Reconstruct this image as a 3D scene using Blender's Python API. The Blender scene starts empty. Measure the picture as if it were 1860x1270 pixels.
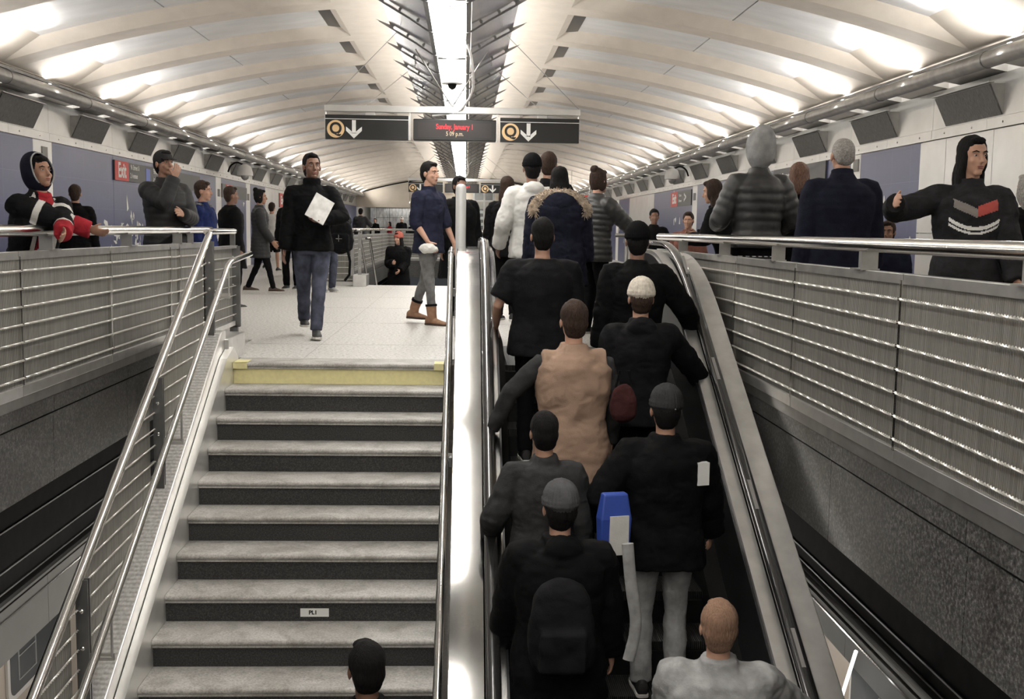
import bpy, bmesh, math, random
from math import sin, cos, pi, radians, tan, sqrt
from mathutils import Vector, Matrix, noise
V = Vector
C = bpy.context.scene.collection
SC = bpy.context.scene

# ---------------------------------------------------------------- camera, world, big lights, exposure
cam_d = bpy.data.cameras.new('camera')
cam = bpy.data.objects.new('camera', cam_d)
C.objects.link(cam)
cam_d.sensor_fit = 'HORIZONTAL'
cam_d.sensor_width = 36.0
cam_d.lens = 2000.0 / 1860.0 * 36.0
cam_d.clip_start = 0.05
cam_d.clip_end = 300
_y, _p, _r = radians(2.5), radians(6.2), radians(0.85)
_f = V((sin(_y) * cos(_p), cos(_y) * cos(_p), -sin(_p)))
_rt = V((cos(_y), -sin(_y), 0))
_up = _rt.cross(_f)
_rt2 = _rt * cos(_r) + _up * sin(_r)
_up2 = -_rt * sin(_r) + _up * cos(_r)
cam.matrix_world = Matrix(((_rt2.x, _up2.x, -_f.x, 0), (_rt2.y, _up2.y, -_f.y, 0), (_rt2.z, _up2.z, -_f.z, 1.10), (0, 0, 0, 1)))
SC.camera = cam
SC.view_settings.view_transform = 'Standard'
SC.view_settings.look = 'None'
SC.view_settings.gamma = 1.0
SC.view_settings.use_curve_mapping = False
SC.view_settings.exposure = 0.12
SC.cycles.use_adaptive_sampling = True
SC.cycles.adaptive_threshold = .04
SC.cycles.max_bounces = 9
SC.cycles.caustics_reflective = False
SC.cycles.caustics_refractive = False

w = bpy.data.worlds.new('world')
SC.world = w
w.use_nodes = True
w.node_tree.nodes['Background'].inputs[0].default_value = (0.9, 0.93, 1.0, 1)
w.node_tree.nodes['Background'].inputs[1].default_value = 0.04

STRIP = 24.5      # glow of the ceiling light strip
COVE = 66.0       # watts of each cove lamp
WASH = 200.0      # watts of each long wall washer

CX = -0.2         # centre line of the vault
YB, YF = -7.2, 62.0

def area(name, loc, size, energy, direction, color=(1, .96, .9)):
    l = bpy.data.lights.new(name, 'AREA')
    l.shape = 'RECTANGLE'
    l.size, l.size_y = size
    l.energy = energy
    l.color = color
    o = bpy.data.objects.new(name, l)
    C.objects.link(o)
    o.location = loc
    o.rotation_euler = V(direction).to_track_quat('-Z', 'Y').to_euler()
    return o

for sgn, nm in ((-1, 'left'), (1, 'right')):
    # continuous wall washer tube tucked between pipe and wall
    l = bpy.data.lights.new('wall_washer_' + nm, 'AREA')
    l.shape = 'RECTANGLE'
    l.size, l.size_y = 0.08, YF - YB - 2
    l.energy = WASH
    l.color = (1, .97, .92)
    o = bpy.data.objects.new('wall_washer_' + nm, l)
    C.objects.link(o)
    o.location = (CX + sgn * 5.62, (YB + YF) / 2, 3.0)
    # -Z axis of the light points to the wall, a little down
    o.rotation_euler = (0, sgn * -radians(75), 0)
# added fill lights, unseen below stairs and escalator, brightening cladding and train
for sgn in (-1, 1):
    for yy in (5.5, 10, 14.5, 22):
        area('platform_fill', (sgn * 1.7, yy, -3.3), (0.15, 3.0), 34, (sgn, 0, .3), (1, .95, .88))

# ---------------------------------------------------------------- materials
MATS = {}
def nt(name):
    m = bpy.data.materials.new(name)
    m.use_nodes = True
    t = m.node_tree
    return m, t, t.nodes['Principled BSDF']

def mat(name, col, rough=.6, metal=0.0, nscale=None, namt=.12, bump=0.0, bscale=None, emit=None, estr=1.0, spec=.5, coat=0.0, stretch=None, alpha=None, trans=0.0):
    if name in MATS: return MATS[name]
    m, t, b = nt(name)
    b.inputs['Base Color'].default_value = (*col, 1)
    b.inputs['Roughness'].default_value = rough
    b.inputs['Metallic'].default_value = metal
    b.inputs['Specular IOR Level'].default_value = spec
    b.inputs['Coat Weight'].default_value = coat
    if trans: b.inputs['Transmission Weight'].default_value = trans
    if emit:
        b.inputs['Emission Color'].default_value = (*emit, 1)
        b.inputs['Emission Strength'].default_value = estr
    if nscale or bump:
        tc = t.nodes.new('ShaderNodeTexCoord')
        mp = t.nodes.new('ShaderNodeMapping')
        t.links.new(tc.outputs['Object'], mp.inputs[0])
        if stretch: mp.inputs['Scale'].default_value = stretch
    if nscale:
        n = t.nodes.new('ShaderNodeTexNoise')
        n.inputs['Scale'].default_value = nscale
        n.inputs['Detail'].default_value = 5
        t.links.new(mp.outputs[0], n.inputs['Vector'])
        r = t.nodes.new('ShaderNodeValToRGB')
        r.color_ramp.elements[0].position = .3
        r.color_ramp.elements[1].position = .7
        r.color_ramp.elements[0].color = (*[max(0, c * (1 - namt)) for c in col], 1)
        r.color_ramp.elements[1].color = (*[min(1, c * (1 + namt)) for c in col], 1)
        t.links.new(n.outputs['Fac'], r.inputs[0])
        t.links.new(r.outputs[0], b.inputs['Base Color'])
    if bump:
        n2 = t.nodes.new('ShaderNodeTexNoise')
        n2.inputs['Scale'].default_value = bscale or 40
        n2.inputs['Detail'].default_value = 4
        t.links.new(mp.outputs[0], n2.inputs['Vector'])
        bp = t.nodes.new('ShaderNodeBump')
        bp.inputs['Strength'].default_value = bump
        bp.inputs['Distance'].default_value = .01
        t.links.new(n2.outputs['Fac'], bp.inputs['Height'])
        t.links.new(bp.outputs[0], b.inputs['Normal'])
    MATS[name] = m
    return m

def speckle(name, base, dark, light, scale, rough, bump=.1, big=None):
    """stone: fine grains of three tones, plus large worn patches"""
    m, t, b = nt(name)
    b.inputs['Roughness'].default_value = rough
    tc = t.nodes.new('ShaderNodeTexCoord')
    v = t.nodes.new('ShaderNodeTexNoise'); v.inputs['Scale'].default_value = scale; v.inputs['Detail'].default_value = 6; v.inputs['Roughness'].default_value = .8
    t.links.new(tc.outputs['Object'], v.inputs['Vector'])
    r = t.nodes.new('ShaderNodeValToRGB')
    e = r.color_ramp.elements
    e[0].position = .36; e[0].color = (*dark, 1)
    e[1].position = .66; e[1].color = (*light, 1)
    k = e.new(.5); k.color = (*base, 1)
    t.links.new(v.outputs['Fac'], r.inputs[0])
    out = r.outputs[0]
    if big:
        n = t.nodes.new('ShaderNodeTexNoise'); n.inputs['Scale'].default_value = big; n.inputs['Detail'].default_value = 4; n.inputs['Distortion'].default_value = 1.2
        t.links.new(tc.outputs['Object'], n.inputs['Vector'])
        r2 = t.nodes.new('ShaderNodeValToRGB')
        r2.color_ramp.elements[0].position = .35; r2.color_ramp.elements[0].color = (.68, .67, .65, 1)
        r2.color_ramp.elements[1].position = .6; r2.color_ramp.elements[1].color = (1, 1, 1, 1)
        t.links.new(n.outputs['Fac'], r2.inputs[0])
        mx = t.nodes.new('ShaderNodeMix'); mx.data_type = 'RGBA'; mx.blend_type = 'MULTIPLY'; mx.inputs[0].default_value = 1
        t.links.new(out, mx.inputs[6]); t.links.new(r2.outputs[0], mx.inputs[7])
        out = mx.outputs[2]
    t.links.new(out, b.inputs['Base Color'])
    bp = t.nodes.new('ShaderNodeBump'); bp.inputs['Strength'].default_value = bump; bp.inputs['Distance'].default_value = .004
    t.links.new(v.outputs['Fac'], bp.inputs['Height']); t.links.new(bp.outputs[0], b.inputs['Normal'])
    MATS[name] = m
    return m

def ribbed(name, axis, wl, c0, c1, rough=.45, metal=.85, bump=.5):
    """fine vertical wires"""
    m, t, b = nt(name)
    b.inputs['Roughness'].default_value = rough
    b.inputs['Metallic'].default_value = metal
    tc = t.nodes.new('ShaderNodeTexCoord')
    wv = t.nodes.new('ShaderNodeTexWave'); wv.wave_type = 'BANDS'; wv.bands_direction = axis
    wv.inputs['Scale'].default_value = .3142 / wl
    t.links.new(tc.outputs['Object'], wv.inputs['Vector'])
    n = t.nodes.new('ShaderNodeTexNoise'); n.inputs['Scale'].default_value = 3; n.inputs['Detail'].default_value = 6
    mp = t.nodes.new('ShaderNodeMapping'); mp.inputs['Scale'].default_value = (18, 18, .7) 
    t.links.new(tc.outputs['Object'], mp.inputs[0]); t.links.new(mp.outputs[0], n.inputs['Vector'])
    r = t.nodes.new('ShaderNodeValToRGB')
    r.color_ramp.elements[0].position = .1; r.color_ramp.elements[0].color = (*c0, 1)
    r.color_ramp.elements[1].position = .75; r.color_ramp.elements[1].color = (*c1, 1)
    t.links.new(wv.outputs['Fac'], r.inputs[0])
    r2 = t.nodes.new('ShaderNodeValToRGB')
    r2.color_ramp.elements[0].position = .3; r2.color_ramp.elements[0].color = (.62, .62, .61, 1)
    r2.color_ramp.elements[1].position = .7; r2.color_ramp.elements[1].color = (1, 1, 1, 1)
    t.links.new(n.outputs['Fac'], r2.inputs[0])
    mx = t.nodes.new('ShaderNodeMix'); mx.data_type = 'RGBA'; mx.blend_type = 'MULTIPLY'; mx.inputs[0].default_value = 1
    t.links.new(r.outputs[0], mx.inputs[6]); t.links.new(r2.outputs[0], mx.inputs[7])
    t.links.new(mx.outputs[2], b.inputs['Base Color'])
    bp = t.nodes.new('ShaderNodeBump'); bp.inputs['Strength'].default_value = bump; bp.inputs['Distance'].default_value = .003
    t.links.new(wv.outputs['Fac'], bp.inputs['Height']); t.links.new(bp.outputs[0], b.inputs['Normal'])
    MATS[name] = m
    return m

def tiles(name, col, mortar, bw, bh, rough=.3, rot=None, msize=.004):
    m, t, b = nt(name)
    b.inputs['Roughness'].default_value = rough
    tc = t.nodes.new('ShaderNodeTexCoord')
    sp = t.nodes.new('ShaderNodeSeparateXYZ'); cb = t.nodes.new('ShaderNodeCombineXYZ')
    t.links.new(tc.outputs['Object'], sp.inputs[0])
    a, c = rot or ('Y', 'Z')
    t.links.new(sp.outputs[a], cb.inputs['X']); t.links.new(sp.outputs[c], cb.inputs['Y'])
    br = t.nodes.new('ShaderNodeTexBrick')
    br.offset = 0
    br.inputs['Scale'].default_value = 1
    br.inputs['Brick Width'].default_value = bw; br.inputs['Row Height'].default_value = bh
    br.inputs['Mortar Size'].default_value = msize; br.inputs['Mortar Smooth'].default_value = .2
    br.inputs['Color1'].default_value = (*col, 1)
    br.inputs['Color2'].default_value = (*[c * .93 for c in col], 1)
    br.inputs['Mortar'].default_value = (*mortar, 1)
    t.links.new(cb.outputs[0], br.inputs['Vector'])
    n = t.nodes.new('ShaderNodeTexNoise'); n.inputs['Scale'].default_value = 60
    t.links.new(tc.outputs['Object'], n.inputs['Vector'])
    r2 = t.nodes.new('ShaderNodeValToRGB')
    r2.color_ramp.elements[0].color = (.8, .8, .8, 1); r2.color_ramp.elements[1].color = (1.1, 1.1, 1.1, 1)
    t.links.new(n.outputs['Fac'], r2.inputs[0])
    mx = t.nodes.new('ShaderNodeMix'); mx.data_type = 'RGBA'; mx.blend_type = 'MULTIPLY'; mx.inputs[0].default_value = 1
    t.links.new(br.outputs['Color'], mx.inputs[6]); t.links.new(r2.outputs[0], mx.inputs[7])
    t.links.new(mx.outputs[2], b.inputs['Base Color'])
    MATS[name] = m
    return m

steel = mat('brushed_steel', (.74, .73, .71), .33, .9, nscale=9, namt=.08, bump=.04, bscale=30)
steel_pol = mat('polished_steel', (.78, .77, .75), .16, 1, nscale=5, namt=.05)
steel_dull = mat('dull_steel', (.36, .355, .34), .42, .9, nscale=7, namt=.15)
steel_wall = mat('wall_steel', (.52, .515, .50), .36, .85, nscale=3, namt=.06)
steel_dark = mat('dark_steel', (.2, .2, .2), .4, .8, nscale=8, namt=.15)
rope = mat('cable_steel', (.82, .8, .76), .35, .7)
vault = mat('vault_concrete', (.66, .60, .53), .75, nscale=5, namt=.05, bump=.1, bscale=25, stretch=(1, 1, 1))
panelm = mat('coffer_sheet', (.74, .745, .75), .36, .12, nscale=1.6, namt=.09, bump=.25, bscale=1.2, stretch=(1, 2.5, 1))
white_m = mat('white_enamel', (.85, .84, .82), .35)
block_m = mat('white_plaster', (.82, .8, .77), .6, nscale=6, namt=.04)
black_m = mat('black_paint', (.010, .010, .010), .75, nscale=8, namt=.3, spec=.15)
void_m = mat('dark_void', (.006, .006, .006), .9)
rubber = mat('black_rubber', (.02, .02, .02), .22, 0, nscale=20, namt=.3, coat=.6)
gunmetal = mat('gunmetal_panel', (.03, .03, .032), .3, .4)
granite = speckle('dark_granite', (.07, .069, .067), (.02, .02, .02), (.24, .235, .225), 48, .34, big=1.3)
riser_m = speckle('riser_granite', (.026, .026, .026), (.006, .006, .006), (.085, .083, .08), 110, .55)
floor_m = speckle('terrazzo', (.60, .585, .555), (.20, .195, .185), (.82, .80, .77), 34, .42, .05)
tread_m = speckle('tread_stone', (.47, .455, .43), (.3, .29, .27), (.62, .6, .57), 70, .5, .3, big=4)
yellow_m = mat('yellow_paint', (.80, .73, .38), .6, nscale=30, namt=.06)
blue_m = tiles('blue_tile', (.040, .050, .145), (.085, .10, .20), .62, .45, .33, msize=.003)
grey_clad = mat('grey_cladding', (.22, .215, .205), .55, nscale=4, namt=.06)
grate_m = mat('grille_dark', (.13, .13, .128), .5, .4, nscale=30, namt=.5, stretch=(1, 6, .6))
beige_end = mat('beige_wall', (.50, .45, .38), .7, nscale=3, namt=.05)
sign_black = mat('sign_black', (.008, .008, .008), .28)
sign_white = mat('sign_white', (.8, .8, .78), .5)
sign_red = mat('sign_red', (.5, .04, .03), .5)
bullet_m = mat('bullet_yellow', (.80, .56, .30), .5)
shard_m = mat('shard_white', (.78, .78, .76), .4)
glass_m = mat('clear_glass', (.75, .8, .8), .05, trans=.85)
mesh_y = ribbed('wire_mesh_y', 'Y', .0105, (.055, .054, .05), (.52, .505, .465), metal=.6)
mesh_x = ribbed('wire_mesh_x', 'X', .0105, (.055, .054, .05), (.52, .505, .465), metal=.6)
glow = mat('strip_diffuser', (.9, .9, .9), .5, emit=(1, .965, .91), estr=STRIP)
lampglow = mat('lamp_glow', (.9, .9, .9), .5, emit=(1, .95, .86), estr=25)

# ---------------------------------------------------------------- mesh helpers
class MB:
    def __init__(s): s.v = []; s.f = []
    def add(s, vs, fs):
        n = len(s.v); s.v += [tuple(p) for p in vs]; s.f += [tuple(i + n for i in f) for f in fs]; return s
    def box(s, x0, x1, y0, y1, z0, z1):
        return s.add([(x0, y0, z0), (x1, y0, z0), (x1, y1, z0), (x0, y1, z0), (x0, y0, z1), (x1, y0, z1), (x1, y1, z1), (x0, y1, z1)],
                     [(0, 3, 2, 1), (4, 5, 6, 7), (0, 1, 5, 4), (1, 2, 6, 5), (2, 3, 7, 6), (3, 0, 4, 7)])
    def obox(s, c, ax, h):
        c = V(c); ax = [V(a).normalized() for a in ax]
        pts = []
        for k in (-1, 1):
            for (i, j) in ((-1, -1), (1, -1), (1, 1), (-1, 1)):
                pts.append(c + ax[0] * h[0] * i + ax[1] * h[1] * j + ax[2] * h[2] * k)
        return s.add(pts, [(0, 3, 2, 1), (4, 5, 6, 7), (0, 1, 5, 4), (1, 2, 6, 5), (2, 3, 7, 6), (3, 0, 4, 7)])
    def prism(s, poly, axis, a, b):
        """poly of 2D points; axis 'X' -> (y,z), 'Y' -> (x,z), 'Z' -> (x,y)"""
        def P(p, t):
            return {'X': (t, p[0], p[1]), 'Y': (p[0], t, p[1]), 'Z': (p[0], p[1], t)}[axis]
        n = len(poly)
        return s.add([P(p, a) for p in poly] + [P(p, b) for p in poly],
                     [tuple(range(n))[::-1], tuple(range(n, 2 * n))] + [(i, (i + 1) % n, n + (i + 1) % n, n + i) for i in range(n)])
    def rings(s, rings, cap=True):
        n = len(rings[0]); vs = [p for r in rings for p in r]; fs = []
        for i in range(len(rings) - 1):
            for j in range(n):
                k = (j + 1) % n
                fs.append((i * n + j, i * n + k, (i + 1) * n + k, (i + 1) * n + j))
        if cap:
            fs.append(tuple(range(n))[::-1]); fs.append(tuple((len(rings) - 1) * n + j for j in range(n)))
        return s.add(vs, fs)
    def tube(s, pts, r, n=10, cap=True, ref=None, closed=False):
        pts = [V(p) for p in pts]; m = len(pts)
        rs = r if isinstance(r, list) else [r] * m
        T = []
        for i in range(m):
            if closed: d = pts[(i + 1) % m] - pts[i - 1]
            else: d = pts[min(i + 1, m - 1)] - pts[max(i - 1, 0)]
            T.append(d.normalized() if d.length > 1e-9 else V((0, 0, 1)))
        a = V(ref) if ref else (V((0, 0, 1)) if abs(T[0].z) < .9 else V((1, 0, 0)))
        a = (a - T[0] * a.dot(T[0])).normalized()
        rg = []
        for i in range(m):
            a = (a - T[i] * a.dot(T[i]))
            a = a.normalized() if a.length > 1e-6 else T[i].orthogonal().normalized()
            b = T[i].cross(a)
            ra, rb = rs[i] if isinstance(rs[i], tuple) else (rs[i], rs[i])
            rg.append([pts[i] + a * ra * cos(2 * pi * j / n) + b * rb * sin(2 * pi * j / n) for j in range(n)])
        if closed: rg.append(rg[0]); cap = False
        return s.rings(rg, cap)
    def ell(s, c, r, nu=16, nv=10, M=None):
        c = V(c); vs = []; fs = []
        for i in range(nv + 1):
            ph = pi * i / nv
            for j in range(nu):
                th = 2 * pi * j / nu
                p = V((r[0] * sin(ph) * cos(th), r[1] * sin(ph) * sin(th), -r[2] * cos(ph)))
                if M: p = M @ p
                vs.append(c + p)
        for i in range(nv):
            for j in range(nu):
                k = (j + 1) % nu
                fs.append((i * nu + j, i * nu + k, (i + 1) * nu + k, (i + 1) * nu + j))
        return s.add(vs, fs)
    def mesh(s, name, m, smooth=False, mats=None):
        me = bpy.data.meshes.new(name)
        me.from_pydata(s.v, [], s.f)
        for x in (mats or [m]): me.materials.append(x)
        if smooth: me.shade_smooth()
        me.update()
        return me
    def build(s, name, m, parent=None, smooth=False, bevel=0, kind=None, label=None, mats=None):
        me = s.mesh(name, m, smooth, mats)
        o = bpy.data.objects.new(name, me)
        C.objects.link(o)
        if parent: o.parent = parent
        if kind: o['kind'] = kind
        if label: o['label'] = label
        if bevel:
            bv = o.modifiers.new('bevel', 'BEVEL'); bv.width = bevel; bv.segments = 2; bv.limit_method = 'ANGLE'
        if smooth:
            bm = bmesh.new(); bm.from_mesh(me); bmesh.ops.remove_doubles(bm, verts=bm.verts, dist=1e-5)
            bmesh.ops.recalc_face_normals(bm, faces=bm.faces)
            for e in bm.edges:
                if len(e.link_faces) == 2 and e.calc_face_angle(0) > radians(42): e.smooth = False
            bm.to_mesh(me); bm.free()
        return o

def tag(o, label, cat, group=None, kind=None):
    o['label'] = label; o['category'] = cat
    if group: o['group'] = group
    if kind: o['kind'] = kind
    return o
def empty(name, loc=(0, 0, 0), rz=0, label=None, cat=None, group=None):
    o = bpy.data.objects.new(name, None); C.objects.link(o)
    o.empty_display_size = .1
    o.location = loc; o.rotation_euler = (0, 0, rz)
    if label: tag(o, label, cat, group)
    return o
def kids(o): return [c for c in C.objects if c.parent == o]
def copy_tree(o, parent=None):
    c = o.copy(); C.objects.link(c)
    if parent: c.parent = parent
    for ch in kids(o): copy_tree(ch, c)
    return c
def text_obj(name, s, size, m, parent, M, extrude=.001, bold=.0, align='CENTER', squash=1.0):
    cu = bpy.data.curves.new(name, 'FONT'); cu.body = s; cu.size = size; cu.extrude = extrude; cu.offset = bold
    cu.align_x = align; cu.align_y = 'CENTER'
    t = bpy.data.objects.new(name, cu); C.objects.link(t)
    dg = bpy.context.evaluated_depsgraph_get()
    me = bpy.data.meshes.new_from_object(t.evaluated_get(dg))
    bpy.data.objects.remove(t); bpy.data.curves.remove(cu)
    me.materials.clear(); me.materials.append(m)
    for v in me.vertices: v.co.x *= squash
    me.transform(M)
    o = bpy.data.objects.new(name, me); C.objects.link(o)
    if parent: o.parent = parent
    return o
def face_frame(o, xdir, updir):
    x = V(xdir).normalized(); u = V(updir).normalized(); n = x.cross(u)
    return Matrix(((x.x, u.x, n.x, o[0]), (x.y, u.y, n.y, o[1]), (x.z, u.z, n.z, o[2]), (0, 0, 0, 1)))
# ================================================================ THE SETTING
T30 = tan(radians(30))
YS = 8.93
RUN0 = .303
XL, XR = -2.8, 2.1                         # guarded edges of the stair opening
def SZ(y, h=0.0): return (y - YS) * T30 + h
def soffit(u): return 3.95 - .0285 * u * u

# mezzanine floor: slabs around two stair openings
fl = MB()
fl.box(-6.2, XL, YB, 76, -.05, 0)
fl.box(XR, 6.0, YB, 76, -.05, 0)
fl.box(XL, XR, YB, 1.0, -.05, 0)
fl.box(-2.06, XR, YS + RUN0 + .05, 10.75, -.05, 0)
fl.box(XL, XR, 10.75, 21.4, -.05, 0)
fl.box(XL, XR, 40.0, 76, -.05, 0)
fl.build('floor', floor_m, kind='structure')
# floor joints (thin metal divider strips laid in the terrazzo)
fj = MB()
for yy in [10.4 + 2.4 * k for k in range(5)]: fj.box(-2.0, 2.05, yy, yy + .004, 0, .001)
for xx in (-1.35, .6): fj.box(xx, xx + .004, 9.3, 21.3, 0, .001)
fj.build('trim_1', steel_dull, kind='structure')
# granite fascia around the openings
g = MB()
def fascia(x0, y0, x1, y1, side):
    """dark granite apron 0.65 deep with a groove below its cap"""
    for za, zb, off in ((-.17, -.05, .012), (-.65, -.185, 0)):
        if x0 == x1:
            n = max(1, round(abs(y1 - y0) / 1.78)); st = (y1 - y0) / n
            for i in range(n):
                g.box(min(x0, x0 + side * .09) - (off if side > 0 else 0), max(x0, x0 + side * .09) + (off if side < 0 else 0), y0 + st * i + .003, y0 + st * (i + 1) - .003, za, zb)
        else:
            g.box(x0, x1, min(y0, y0 + side * .09), max(y0, y0 + side * .09), za, zb)
fascia(XL, .94, XL, 10.85, -1); fascia(XR, .94, XR, YS + .6, 1)
fascia(XL, 21.4, XL, 40, -1); fascia(XR, 21.4, XR, 40, 1)
fascia(XL, 40, XR, 40, 1); fascia(XL, 10.85, -2.06, 10.85, 1); fascia(-1.9, 21.4, XR, 21.4, -1)
fascia(XL, 1.0, XR, 1.0, -1)
g.build('trim_2', granite, kind='structure')
nz_ = MB()
nz_.box(XL - .002, XL + .02, .94, 12.3, -.058, .008); nz_.box(XR - .02, XR + .002, .94, YS + 1.6, -.058, .008)
nz_.box(XL - .002, XL + .02, 21.4, 40, -.058, .008); nz_.box(XR - .02, XR + .002, 21.4, 40, -.058, .008); nz_.box(XL, XR, 39.98, 40.002, -.058, .008)
nz_.build('trim_13', steel_dull, kind='structure')
bk = MB(); bk.box(XL - .12, XL - .095, .9, 10.9, -.66, -.05); bk.box(XR + .095, XR + .12, .9, 9.6, -.66, -.05)
bk.build('trim_3', void_m, kind='structure')
# slab body under the walkways: stepped black soffit, grey cladding band with a bright bead
for sgn, xe, zz, nm in ((1, XR, (-1.03, -1.44, -1.50, -1.72), 4), (-1, XL, (-1.10, -1.62, -1.66, -2.05), 5)):
    d = MB()
    x2, x3 = xe + sgn * .5, xe + sgn * .55
    d.box(min(xe + sgn * .1, xe + sgn * 3.6), max(xe + sgn * .1, xe + sgn * 3.6), YB, 60, -.72, -.66)
    d.box(min(x2, xe + sgn * 3.6), max(x2, xe + sgn * 3.6), YB, 60, zz[1], -.72)
    d.build('trim_%d' % nm, black_m, kind='structure')
    l = MB()
    for zc in (zz[0] - .02, (zz[0] + zz[1]) / 2 - .05, zz[1] + .06):
        l.box(min(x2 - sgn * .012, x2), max(x2 - sgn * .012, x2), YB, 60, zc, zc + .012)
    l.build('trim_%d' % (nm + 2), steel_dark, kind='structure')
    c = MB(); yy = YB
    while yy < 60:
        c.box(min(x2 - sgn * .03, x3), max(x2 - sgn * .03, x3), yy + .004, yy + 1.576, zz[3], zz[2])
        yy += 1.58
    c.box(min(x2 - sgn * .06, x2 - sgn * .02), max(x2 - sgn * .06, x2 - sgn * .02), YB, 60, zz[1], zz[1] + .02)
    c.build('trim_%d' % (nm + 4), grey_clad, kind='structure')
    s_ = MB(); zm = zz[2] * .78 + zz[3] * .22
    s_.box(min(x2 - sgn * .038, x2 - sgn * .03), max(x2 - sgn * .038, x2 - sgn * .03), YB, 60, zm, zm + .012)
    s_.build('trim_%d' % (nm + 6), steel_pol, kind='structure')
pf = MB(); pf.box(-3.55, 2.95, YB, 60, -5.2, -5.0); pf.build('floor_platform', mat('platform_floor', (.34, .33, .31), .5, nscale=20, namt=.15), kind='structure')
tb = MB(); tb.box(-8, 8, YB, 60, -6.3, -6.2); tb.build('floor_trackbed', void_m, kind='structure')

# vault: ribs with recessed coffers on both sides of a flat crown strip
vb = MB()
U0, U1, P0, P1 = 1.5, 5.55, 1.68, 5.0
RY0, BAY, NB0, NB1 = 12.0, 2.4, -8, 21
NU = 12
us = [U0 + (U1 - U0) * i / NU for i in range(NU + 1)]
Y0c, Y1c = RY0 + BAY * NB0, RY0 + BAY * NB1
def strip(pa, pb):
    n = len(pa); vb.add(list(pa) + list(pb), [(i, i + 1, n + i + 1, n + i) for i in range(n - 1)])
cs = [(-U0 + 2 * U0 * i / 8) for i in range(9)]
strip([(CX + u, Y0c, soffit(u)) for u in cs], [(CX + u, Y1c, soffit(u)) for u in cs])
for sgn in (-1, 1):
    X = lambda u: CX + sgn * u
    for k in range(NB0, NB1 + 1):
        yc = RY0 + BAY * k
        hw = .22
        strip([(X(u), yc - hw, soffit(u)) for u in us], [(X(u), yc + hw, soffit(u)) for u in us])
        if k == NB1: continue
        a0, a1 = yc + hw, yc + BAY - hw
        b0, b1 = yc + .40, yc + BAY - .40
        # side slopes of the coffer (curved along u)
        tp = [P0 + (P1 - P0) * i / NU for i in range(NU + 1)]
        pz = lambda u: soffit(u) + .145
        strip([(X(u), a0, soffit(u)) for u in us], [(X(t), b0, pz(t)) for t in tp])
        strip([(X(u), a1, soffit(u)) for u in us], [(X(t), b1, pz(t)) for t in tp])
        vb.add([(X(U1), a0, soffit(U1)), (X(U1), a1, soffit(U1)), (X(P1), b1, pz(P1)), (X(P1), b0, pz(P1))], [(0, 1, 2, 3)])
        vb.add([(X(U0), a0, soffit(U0)), (X(U0), a1, soffit(U0)), (X(P0), b1, pz(P0)), (X(P0), b0, pz(P0))], [(0, 1, 2, 3)])
    # edge lip and back of the vault
    vb.box(min(X(U1), X(U1 + .06)), max(X(U1), X(U1 + .06)), Y0c, Y1c, soffit(U1) - .01, soffit(U1) + .05)
ceil_o = vb.build('ceiling', vault, kind='structure')
rf = MB(); rf.box(-6.4, 6.2, Y0c, 76, 4.3, 4.4); rf.build('ceiling_outer', void_m, kind='structure')
proto = {}
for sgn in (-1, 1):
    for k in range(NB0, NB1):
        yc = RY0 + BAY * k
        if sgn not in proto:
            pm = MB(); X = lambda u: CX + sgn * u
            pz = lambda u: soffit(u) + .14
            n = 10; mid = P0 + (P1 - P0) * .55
            for (ua, ub) in ((P0 + .12, mid - .008), (mid + .008, P1)):
                tp = [ua + (ub - ua) * i / n for i in range(n + 1)]
                a = [(X(t), .40, pz(t)) for t in tp]; b = [(X(t), BAY - .40, pz(t)) for t in tp]
                a2 = [(p[0], p[1], p[2] + .02) for p in a]; b2 = [(p[0], p[1], p[2] + .02) for p in b]
                pm.rings([a + a2[::-1], b + b2[::-1]])
            o = pm.build('coffer_panel', panelm, ceil_o, label='pale grey sheet set in the coffer')
            sl = MB(); ua = P0 - .12  # flat dark sheet, paints the shade inside the coffer's end slot
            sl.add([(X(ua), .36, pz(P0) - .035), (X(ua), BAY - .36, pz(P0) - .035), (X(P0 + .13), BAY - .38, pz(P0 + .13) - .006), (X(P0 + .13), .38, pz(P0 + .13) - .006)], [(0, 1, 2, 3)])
            q = sl.build('slot_shade', gunmetal, ceil_o, label='dark sheet for the shade in the slot at the inner end of a coffer')
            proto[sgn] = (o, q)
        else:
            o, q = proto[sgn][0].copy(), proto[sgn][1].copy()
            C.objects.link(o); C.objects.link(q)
        o.location = (0, yc, 0); q.location = (0, yc, 0)

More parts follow.
